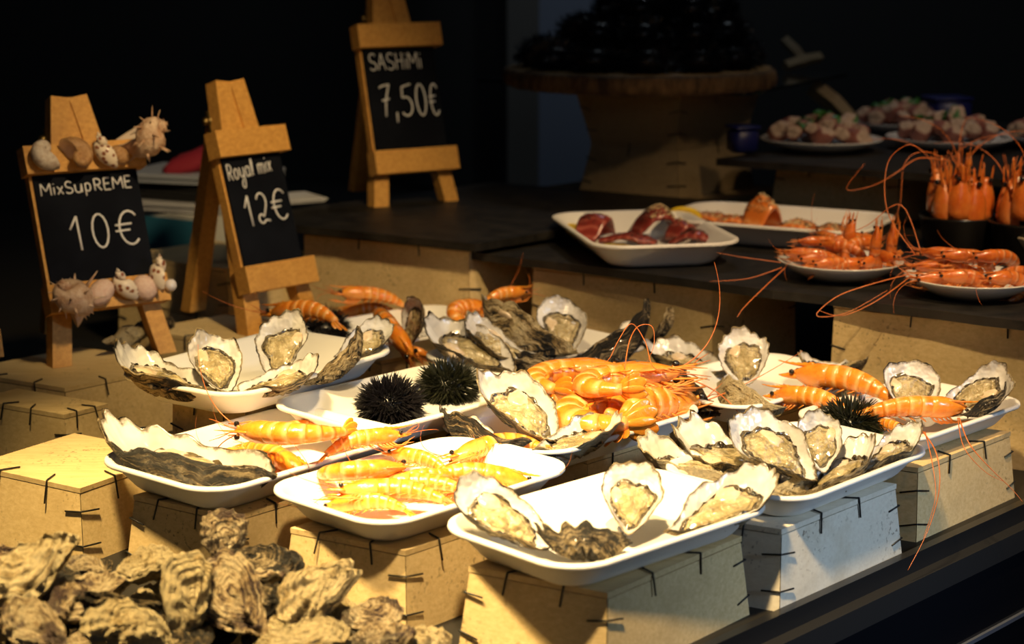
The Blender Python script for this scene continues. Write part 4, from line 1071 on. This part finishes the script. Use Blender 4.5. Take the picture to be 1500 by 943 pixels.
def octo_plate(label, px, r, lab, seed, grp):
    c = un(px[0], px[1], ZB + .022); c.z = ZB + .0005; plate(label, c, r, 'plates of octopus salad', None, .022)
    rn = random.Random(seed)
    for i in range(20):
        a = i * 2.4; rr = r * .74 * math.sqrt((i + .3) / 20); o = link('octopus_piece', OM[i % 4]); s = rn.uniform(.014, .021)
        o.location = c + V3((rr * math.cos(a), rr * math.sin(a), .018 + (1 - rr / r) * .03 + rn.uniform(0, .008))); o.scale = (s, s, s); o.rotation_euler = (rn.uniform(.6, 1.7), rn.uniform(-.6, .6), rn.uniform(-.8, .8)); tag(o, lab, 'octopus piece', grp)
    for i in range(7):
        a = i * .9 + seed; rr = r * .6 * rn.random(); z = ZB + .03 + (1 - rr / r) * .03
        mb = MB(); rows = []
        for k in (.05, .6, 1): rows.append([V3((.016 * k * math.cos(q) * (1 + .3 * math.sin(3 * q)), .016 * k * math.sin(q) * (1 + .3 * math.sin(3 * q)), .005 * math.sin(4 * q) * k)) for q in [2 * PI * j / 18 for j in range(18)]])
        mb.grid(rows + [[p - V3((0, 0, .001)) for p in w] for w in rows[::-1]], True, 0, True, True)
        o = obj('parsley_leaf', mb, M_leaf); o.location = c + V3((rr * math.cos(a), rr * math.sin(a), z - ZB)); o.rotation_euler = (rn.uniform(-.9, .9), rn.uniform(-.9, .9), 0); tag(o, 'green parsley leaf among the ' + lab.split(' on the ')[1] + ' octopus', 'leaf', 'parsley on ' + grp)
octo_plate('white plate of octopus pieces at the left of the rear shelf', (1203, 202), .108, 'octopus piece on the left rear plate', 1, 'octopus on the left rear plate')
octo_plate('white plate of octopus pieces in the middle of the rear shelf', (1390, 200), .112, 'octopus piece on the middle rear plate', 2, 'octopus on the middle rear plate')
octo_plate('white plate of octopus pieces at the back of the rear shelf', (1318, 177), .10, 'octopus piece on the farthest rear plate', 3, 'octopus on the farthest rear plate')
octo_plate('white plate of octopus pieces cut by the right picture edge', (1556, 198), .112, 'octopus piece on the right edge rear plate', 4, 'octopus on the right edge rear plate')
M_blue = plain('dark_blue_plastic', (.008, .012, .10), .4)
def tub(label, px, py, z, w, h, yaw, mat=None):
    c = un(px, py, z); mb = MB(); mb.box((0, 0, h / 2 + .0005), (w / 2, w / 2, h / 2 - .003), None, 0, .006); t = thing('plastic_tub', label, 'tub', 'blue plastic tubs'); t.location = c; t.rotation_euler = (0, 0, R(yaw))
    obj('tub_body', mb, mat or M_blue, t); mb = MB(); mb.box((0, 0, h), (w / 2 + .002, w / 2 + .002, .003), None, 0, .002); obj('tub_lid', mb, mat or M_blue, t)
tub('dark blue plastic tub left of the octopus plates', 1087, 226, ZB, .045, .048, 20)
tub('dark blue tub behind the octopus plates', 1385, 193, ZB, .075, .066, 10)

# ------------------------------------------------------------------ tower with log slab
M_dim = wood('dimmed_crate_wood', (.24, .17, .085), (.32, .24, .12), (.16, .11, .05))  # crate wood with the dimness of the rear put into its colour
F_ = V3(xy(992, 302, ZR) + (0,)); GT2 = 'stacked crates under the log slab'
bf = F_ + V3((.03, -.05, 0))
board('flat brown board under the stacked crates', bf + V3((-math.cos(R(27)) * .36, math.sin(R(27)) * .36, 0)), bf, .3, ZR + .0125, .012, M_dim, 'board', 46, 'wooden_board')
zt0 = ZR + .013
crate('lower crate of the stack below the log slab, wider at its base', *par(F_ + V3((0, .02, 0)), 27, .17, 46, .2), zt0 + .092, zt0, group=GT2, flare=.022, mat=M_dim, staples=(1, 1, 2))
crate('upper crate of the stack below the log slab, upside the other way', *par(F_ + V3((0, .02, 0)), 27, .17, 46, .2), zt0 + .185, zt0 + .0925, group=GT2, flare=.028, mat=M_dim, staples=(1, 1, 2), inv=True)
zg = zt0 + .1856
M_glass = plain('smoked_glass', (.03, .035, .04), .08, Transmission_Weight=.6)
ga, gb, gc = [V3(xy(*p, zg) + (0,)) for p in ((700, 120), (1092, 141), (1240, 112))]
c = (ga + gc) / 2; mb = MB(); q = [ga - c, gb - c, gc - c, ga + gc - gb - c]; mb.hexa(q, [p + V3((0, 0, .006)) for p in q]); o = obj('glass_shelf', mb, M_glass, None, False); o.location = (c.x, c.y, zg); tag(o, 'smoked glass shelf holding the log slab of dark urchins', 'shelf')
sc_ = un(938, 106, zg + .03); rn = random.Random(8); n = 64
sl = thing('log_slab', 'round bark-edged log slab covered with dark urchins', 'wood slab'); sl.location = (sc_.x, sc_.y, zg + .0065)
rad = [.245 * (1 + .02 * math.sin(3 * i) + rn.uniform(-.012, .012)) for i in range(n)]
def ringz(k, z): return [V3((rad[i] * k * math.cos(2 * PI * i / n), rad[i] * k * math.sin(2 * PI * i / n), z)) for i in range(n)]
mb = MB(); mb.grid([ringz(.96, 0), ringz(1, .004), ringz(1.01, .018), ringz(1.0, .03), ringz(.975, .034), ringz(.974, .0)], True)
_t = NT('rough_bark'); _n = _t.noise(_t.coord((1, 1, .3)), 40, 6, .7); _t.bump(_n, 1, .01); M_bark = _t.out(_t.ramp(_n, [(.35, (.05, .025, .01)), (.7, (.26, .15, .06))]), .8)
obj('bark_rim', mb, M_bark, sl)
mb = MB(); mb.grid([ringz(.97, .001), ringz(.97, .034), ringz(.5, .035)], True, 0, True, True); obj('cut_face', mb, wood('log_face', (.28, .17, .06), (.4, .26, .1)), sl)
zs = zg + .0065 + .0355
ub = urchin_mb(40, 420, .62, .62, .4); mu = [ub[0].mesh('urchin_body', M_urchin), ub[1].mesh('urchin_spines', M_urchin, False)]
k = 0
for lay, (R_, cnt, dz) in enumerate(((.185, 12, 0), (.09, 6, .002), (.135, 9, .043), (.05, 3, .046), (.09, 6, .086), (.0, 1, .09), (.05, 3, .128))):
    for i in range(cnt):
        a = 2 * PI * i / cnt + lay * .5; t = thing('sea_urchin', 'nearly black sea urchin heaped on the log slab', 'sea urchin', 'dark urchins on the log slab')
        x0 = (0, 0, .025, .025, .045, .045, .05)[lay]
        t.location = (sc_.x + x0 + R_ * math.cos(a), sc_.y + R_ * math.sin(a) * .95, zs + dz); t.scale = (.056,) * 3; t.rotation_euler = (0, 0, k * 1.3); k += 1
        link('body', mu[0], t); o = link('spines', mu[1], t); o['kind'] = 'stuff'
def stick(label, p, q, w):
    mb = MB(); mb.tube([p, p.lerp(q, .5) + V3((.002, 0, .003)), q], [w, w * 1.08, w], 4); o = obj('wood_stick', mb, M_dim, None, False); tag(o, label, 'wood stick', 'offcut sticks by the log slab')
pz = lambda x, y, z: un(x, y, z)
s0 = un(1172, 104, zg + .007); 
stick('offcut wood stick leaning left beside the log slab', s0 + V3((.012, 0, .012)), s0 + V3((-.03, .03, .062)), .011)
stick('offcut wood stick leaning right beside the log slab', s0 + V3((-.035, -.03, .012)), s0 + V3((.045, .03, .026)), .011)
s1 = un(1236, 196, ZB); stick('thick wood offcut leaning behind the left octopus plate', s1 + V3((.03, .08, .013)), s1 + V3((-.05, .09, .085)), .018)

# ------------------------------------------------------------------ background
mb = MB(); p = und(766, 200, 4.6); mb.box((p.x, 4.6, .3), (.04, .03, 1.3)); o = struct('column', mb, plain('grey_post', (.12, .115, .10), .6))
mb = MB(); p = und(718, 200, 4.75); mb.box((p.x, 4.75, .3), (.05, .03, 1.3)); struct('column_dark', mb, plain('dark_post', (.04, .04, .037), .6))
mb = MB(); p = und(880, 150, 5.1); mb.box((p.x, 5.1, .3), (.26, .03, 1.3)); struct('trim_1', mb, plain('blue_grey_wall_panel', (.16, .19, .25), .6))
# left rear: crates, box, papers
crate('upper crate of the pair behind the Royal mix sign', *par(un(332, 393, .158)[:2], 32, .24, 46, .2), .158, .0795, group='crates behind the signs', flare=.004)
crate('lower crate of the pair behind the Royal mix sign', *par(un(332, 393, .158)[:2], 32, .24, 46, .2), .079, 0, group='crates behind the signs', flare=.004)
bx = thing('cardboard_box', 'blue and white cardboard box behind the left signs', 'box'); p = un(277, 318, .2); bx.location = (p.x, p.y + .12, 0); bx.rotation_euler = (0, 0, R(-35))
mb = MB(); mb.box((-.0, 0, .1), (.10, .08, .0985), None, 0, .002); obj('box_body', mb, plain('white_carton', (.5, .5, .48), .6), bx, False)
mb = MB(); mb.box((0, -.081, .1), (.098, .001, .09)); obj('printed_side', mb, plain('blue_print', (.03, .16, .27), .5), bx, False)
mb = MB(); mb.box((.07, -.0825, .16), (.011, .001, .011)); obj('green_mark', mb, plain('green_print', (.25, .34, .05), .5), bx, False)
def flatpile(name, label, cat, x, y, z, hx, hy, h, yaw, mat):
    mb = MB()
    k = max(2, int(h / .006))
    for i in range(k): mb.box((.004 * math.sin(i * 2.1), .003 * math.cos(i * 1.7), (i + .5) * h / k), (hx, hy, h / k * .42), None, 0, .001)
    o = obj(name, mb, mat, None, False); o.location = (x, y, z + .0006); o.rotation_euler = (0, 0, R(yaw)); tag(o, label, cat)
flatpile('paper_stack', 'stack of pale papers lying on the blue and white box', 'papers', p.x - .0, p.y + .13, .199, .12, .09, .018, -20, plain('paper', (.42, .42, .45), .7))
flatpile('gap_filler', 'dark folder block standing for the black gap above the pale papers', 'filler', p.x - .0, p.y + .14, .2178, .10, .08, .03, -25, plain('filler', (.02, .02, .022), .5))  # added dark block in place of the shaded gap under the lids
flatpile('white_tray', 'pale plastic lid pile topmost on the left rear stack', 'lid', p.x + .0, p.y + .13, .2486, .125, .085, .018, -18, plain('pale_lid', (.34, .37, .44), .4))
mb = MB(); rows = []
for i in range(1, 12):
    a = PI * i / 12; rows.append([V3((.085 * -math.cos(a), .03 * math.sin(a) * math.cos(q) * (1 + .2 * math.sin(3 * q + i)), .022 + .022 * math.sin(a) * math.sin(q) * (1 + .15 * math.sin(5 * q + 2 * i)))) for q in [2 * PI * j / 16 for j in range(16)]])
mb.grid(rows, True, 0, True, True); o = obj('red_cloth', mb, plain('crimson_cloth', (.25, .008, .025), .8)); o.location = (p.x + .02, p.y + .12, .2672); o.rotation_euler = (0, R(-14), R(25)); tag(o, 'crimson rolled cloth lying on the left rear stack', 'cloth')
lw = un(447, 294, ZL); flatpile('white_pad', 'white pad lying on the slate slab right of the Royal mix sign', 'paper pad', lw.x - .02, lw.y, ZL, .04, .05, .008, 30, plain('white_pad', (.62, .62, .64), .6))

# ------------------------------------------------------------------ heap of closed oysters in the left foreground
def closed_parts(seed, w, dl, du, flute, nf):
    rn = random.Random(seed); f, zf = outline(rn, w, .05, flute, nf); n = 64
    th = [2 * PI * i / n for i in range(n)]; O = V3((rn.uniform(0, 50), rn.uniform(0, 50), 0)); res = []
    tw = rn.uniform(-.06, .06); hump = rn.uniform(.35, .6)
    def rimz(t):
        x, y = f(t); return zf(t) * 1.2 + .05 * math.sin(PI * x + seed) + flute * 1.1 * math.sin(nf * t) * sm(.2, .8, x)
    for sgn, dep in ((1, du), (-1, dl)):
        rows = []; ar = []
        for k in (1.02, 1.03, 1.0, .955, .95, .90, .845, .84, .77, .70, .695, .62, .53, .525, .44, .33, .2, .08):
            r = []; step = .012 * (1 if k in (1.02, 1.03, .955, .845, .70, .53) else 0)
            for t in th:
                x, y = f(t); cx = .52 - (1 - k) * .12; k2 = min(1, k)
                x = cx + (x - cx) * k; y = y * k + tw * (1 - k)
                j = noise.noise(V3((math.cos(t) * 4, math.sin(t) * 4, k * 7 + sgn)) + O); j2 = noise.noise(V3((x * 9, y * 9, sgn * 3)) + O)
                z = rimz(t) * k2 ** 2 + sgn * (dep * (1 - k2 ** 3.4) + step + (.004 if k > 1.015 else 0) + .022 * abs(j)) + .06 * j2 * (1 - k2 ** 6) + .03 * j
                r.append(V3((x * (1 + .015 * j), y * (1 + .03 * j), z)))
            rows.append(r); ar.append([k] * n)
        mb = MB()
        if sgn < 0: rows = [r[::-1] for r in rows]
        mb.grid(rows[::-1] if sgn > 0 else rows[::-1], True, 0, True, True, ar[::-1]); res.append(mb)
    return res
PG = 'whole oysters heaped in the left foreground'
PILE = []
def pile(label, p1, p2, Y1, Y2, w, roll, mat, dl=.27, du=.20, flute=.024, nf=13, grow=1.14):
    """p1 narrow end, p2 wide end (picture points at depths Y1, Y2)"""
    a, b = und(*p1, Y1), und(*p2, Y2); a, b = a.lerp(b, .5 - grow / 2), a.lerp(b, .5 + grow / 2); w = w * 1.12; x = b - a; L = x.length; x.normalize()
    side = V3((0, 0, 1)).cross(x)
    if side.length < .15: side = V3((1, 0, 0))
    side.normalize(); up = x.cross(side); r = R(roll) * (-1 if side.y < 0 and abs(x.x) > .25 else 1); y = side * math.cos(r) + up * math.sin(r)
    t = thing('whole_oyster', label, 'oyster', PG); frame(t, a, x, y, L)
    u, l = closed_parts(300 + len(PILE), w, dl, du, flute, nf); PILE.append(t)
    obj('upper_valve', u, mat, t, True, 'ring'); obj('lower_valve', l, mat, t, True, 'ring'); return t
A_, P_, D_ = M_sh_tan, M_sh_purple, M_sh_dark
pile('fluted brown oyster standing on top of the foreground heap', (330, 818), (320, 752), 1.66, 1.68, 1.1, 15, P_, flute=.05, nf=17)
pile('yellow-tan oyster standing on edge at the heap centre', (262, 950), (276, 818), 1.56, 1.60, .56, 40, A_)
pile('big oyster with purple patches right of the one on edge', (378, 925), (312, 824), 1.575, 1.63, .72, 42, P_)
pile('mossy greenish oyster lying across the heap under the topmost', (320, 826), (432, 830), 1.66, 1.66, .60, 30, D_)
pile('long oyster with its tip raised at the left picture edge', (104, 798), (-42, 872), 1.60, 1.54, .42, 28, A_)
pile('round grey-tan oyster right of the long raised-tip one', (152, 882), (66, 868), 1.59, 1.57, .80, 25, P_)
pile('oyster coloured dark for its shade, tipped underside-out in the middle left of the heap', (236, 890), (122, 890), 1.57, 1.57, .50, 58, D_, .10, .05)  # dark shell colour stands for the shade on its underside
pile('rough tan oyster at the back of the heap below the crate', (170, 842), (250, 818), 1.63, 1.64, .62, 25, A_)
pile('brown oyster in the dip behind the long raised-tip one', (150, 836), (88, 830), 1.65, 1.66, .6, 20, P_)
pile('purple-edged oyster at the left picture edge behind the long one', (48, 822), (-30, 815), 1.66, 1.66, .5, 20, P_)
pile('pale oyster with a sharp upper tip at the right part of the heap', (516, 836), (424, 898), 1.62, 1.57, .66, 40, A_)
pile('oyster coloured dark to stand for the shade between the mossy and the pale sharp-tipped ones', (430, 905), (388, 862), 1.60, 1.60, .8, 30, D_)  # dark shell put where the heap has only shade
pile('ridged small oyster right of the pale sharp-tipped one', (500, 905), (586, 895), 1.60, 1.61, .55, 28, P_, flute=.03)
pile('white-tan oyster at the bottom picture edge below the heap centre', (380, 945), (504, 930), 1.53, 1.54, .45, 25, A_)
pile('tan oyster at the bottom edge left of the one on edge', (246, 940), (130, 912), 1.54, 1.53, .60, 40, A_)
pile('mottled oyster at the bottom left corner of the picture', (92, 948), (14, 892), 1.50, 1.53, .66, 34, P_)
pile('small pale oyster at the right foot of the heap', (586, 935), (656, 938), 1.58, 1.60, .6, 20, A_)
pile('tan oyster between the ridged one and the bottom picture edge', (508, 950), (600, 925), 1.55, 1.57, .5, 20, P_)
pile('tan oyster resting against the empty crate at the far left of the heap', (70, 860), (10, 852), 1.66, 1.66, .6, 15, A_)
# lower layers of the heap
rn = random.Random(77)
for i, (x, y) in enumerate([(-.52, 1.50), (-.42, 1.47), (-.33, 1.47), (-.24, 1.47), (-.15, 1.48), (-.07, 1.52), (-.49, 1.59), (-.39, 1.57), (-.30, 1.575), (-.21, 1.58), (-.13, 1.585), (-.44, 1.66), (-.34, 1.66), (-.25, 1.655), (-.50, 1.66), (-.18, 1.64), (-.38, 1.615), (-.47, 1.62), (-.10, 1.55), (-.03, 1.55), (-.29, 1.63)]):
    for lay in range(3 if y > 1.60 and x < -.2 else 2 if y > 1.53 and x < -.14 else 1):
        t = thing('whole_oyster', 'tan whole oyster half buried low in the foreground heap', 'oyster', 'buried oysters of the foreground heap')
        a = rn.uniform(0, 6.28); L = .085; c = V3((x + rn.uniform(-.01, .01), y + rn.uniform(-.01, .01), .016 + .03 * lay)); d = V3((math.cos(a), math.sin(a), rn.uniform(-.1, .1)))
        frame(t, c - d * L * .5, d, V3((-d.y, d.x, rn.uniform(-.2, .2))), L)
        u, l = closed_parts(500 + i * 2 + lay, .62, .15, .1, .02, 13); m_ = (A_, P_, D_)[i % 3]
        obj('upper_valve', u, m_, t, True, 'ring'); obj('lower_valve', l, m_, t, True, 'ring')
# a few oysters lying in the dark behind the shell-trimmed sign
for i, (p, q, lab) in enumerate((((200, 478), (252, 470), 'dark oyster lying behind the shell-trimmed sign by its right leg'), ((168, 498), (205, 482), 'tan oyster in the shade behind the shell-trimmed sign'), ((150, 500), (178, 496), 'small tan oyster behind the left leg of the shell-trimmed sign'))):
    t = thing('whole_oyster', lab, 'oyster', 'oysters behind the signs'); a, b = un(*p, .115), un(*q, .115); d = b - a; frame(t, a, d, V3((-d.y, d.x, 0)), d.length)
    u, l = closed_parts(700 + i, .7, .16, .12, .03, 13); m_ = (D_, A_, A_)[i]; obj('upper_valve', u, m_, t, True, 'ring'); obj('lower_valve', l, m_, t, True, 'ring')

# ------------------------------------------------------------------ long loose whiskers
def whisker(t, pts, r=.0009):
    """extra long antenna of prawn t through picture points (px, py, depth)"""
    bpy.context.view_layer.update()
    P = [und(*p) for p in pts]; Q = []
    for i in range(len(P) - 1):
        p0, p1, p2, p3 = P[max(i - 1, 0)], P[i], P[i + 1], P[min(i + 2, len(P) - 1)]
        for k in range(6):
            u = k / 6; Q.append(.5 * ((2 * p1) + (p2 - p0) * u + (2 * p0 - 5 * p1 + 4 * p2 - p3) * u * u + (3 * p1 - p0 - 3 * p2 + p3) * u ** 3))
    Q.append(P[-1]); M = t.matrix_world.inverted(); mb = MB(); mb.tube(Q, [r * (1 - .7 * i / len(Q)) for i in range(len(Q))], 5)
    mb.v = [tuple(M @ V3(v)) for v in mb.v]; obj('antenna', mb, M_antenna, t)
def prw(text): return next(t for t in PRW if t.get('label', '').startswith(text))
a = prw('prawn facing right with two black eyes')
whisker(a, [(1405, 612, 1.99), (1420, 650, 1.96), (1450, 685, 1.95), (1482, 716, 1.95), (1498, 735, 1.95)]); whisker(a, [(1403, 612, 1.99), (1412, 655, 1.95), (1442, 690, 1.94), (1470, 705, 1.94)], .0007)
a = prw('small prawn head peeping')
whisker(a, [(1352, 632, 1.97), (1372, 665, 1.93), (1376, 715, 1.91), (1360, 775, 1.90), (1330, 835, 1.88)]); whisker(a, [(1355, 632, 1.97), (1366, 680, 1.93), (1370, 730, 1.91), (1352, 790, 1.9)], .0007)
a = prw('topmost large prawn')
whisker(a, [(1010, 545, 1.98), (960, 540, 2.02), (945, 500, 2.06), (925, 474, 2.06), (905, 500, 2.04), (890, 528, 2.02), (866, 530, 2.02)], .0008)
a = prw('smooth curled prawn at the back left')
whisker(a, [(915, 540, 2.03), (922, 500, 2.06), (935, 478, 2.08), (955, 478, 2.08), (958, 505, 2.07), (948, 530, 2.05)], .0008)
a = prw('prawn with a pale head at the left end')
whisker(a, [(1150, 392, 2.48), (1115, 425, 2.40), (1090, 450, 2.37), (1080, 464, 2.36)]); whisker(a, [(1145, 392, 2.48), (1095, 408, 2.46), (1040, 412, 2.46)], .0008); whisker(a, [(1150, 385, 2.5), (1090, 377, 2.5), (1050, 370, 2.5)], .0007)
a = prw('long-whiskered prawn at the left rim')
whisker(a, [(1330, 402, 2.36), (1270, 418, 2.33), (1225, 435, 2.32), (1196, 462, 2.31), (1240, 458, 2.31), (1300, 425, 2.33)]); whisker(a, [(1335, 404, 2.36), (1285, 440, 2.32), (1235, 462, 2.31), (1200, 455, 2.31)], .0008)
a = prw('prawn at the back left of the right prawn plate')
whisker(a, [(1340, 372, 2.42), (1300, 310, 2.46), (1300, 240, 2.5), (1330, 212, 2.5), (1355, 225, 2.5)]); whisker(a, [(1350, 372, 2.42), (1320, 300, 2.46), (1270, 330, 2.46), (1230, 345, 2.46), (1180, 352, 2.46)], .0008)
a = prw('orange prawn head standing upright in the left')
whisker(a, [(1385, 235, 2.68), (1345, 232, 2.66), (1310, 255, 2.64), (1278, 272, 2.64), (1240, 277, 2.64), (1266, 240, 2.64)], .001); whisker(a, [(1390, 235, 2.68), (1352, 222, 2.67), (1325, 240, 2.66), (1318, 300, 2.64), (1300, 345, 2.62)], .0008)
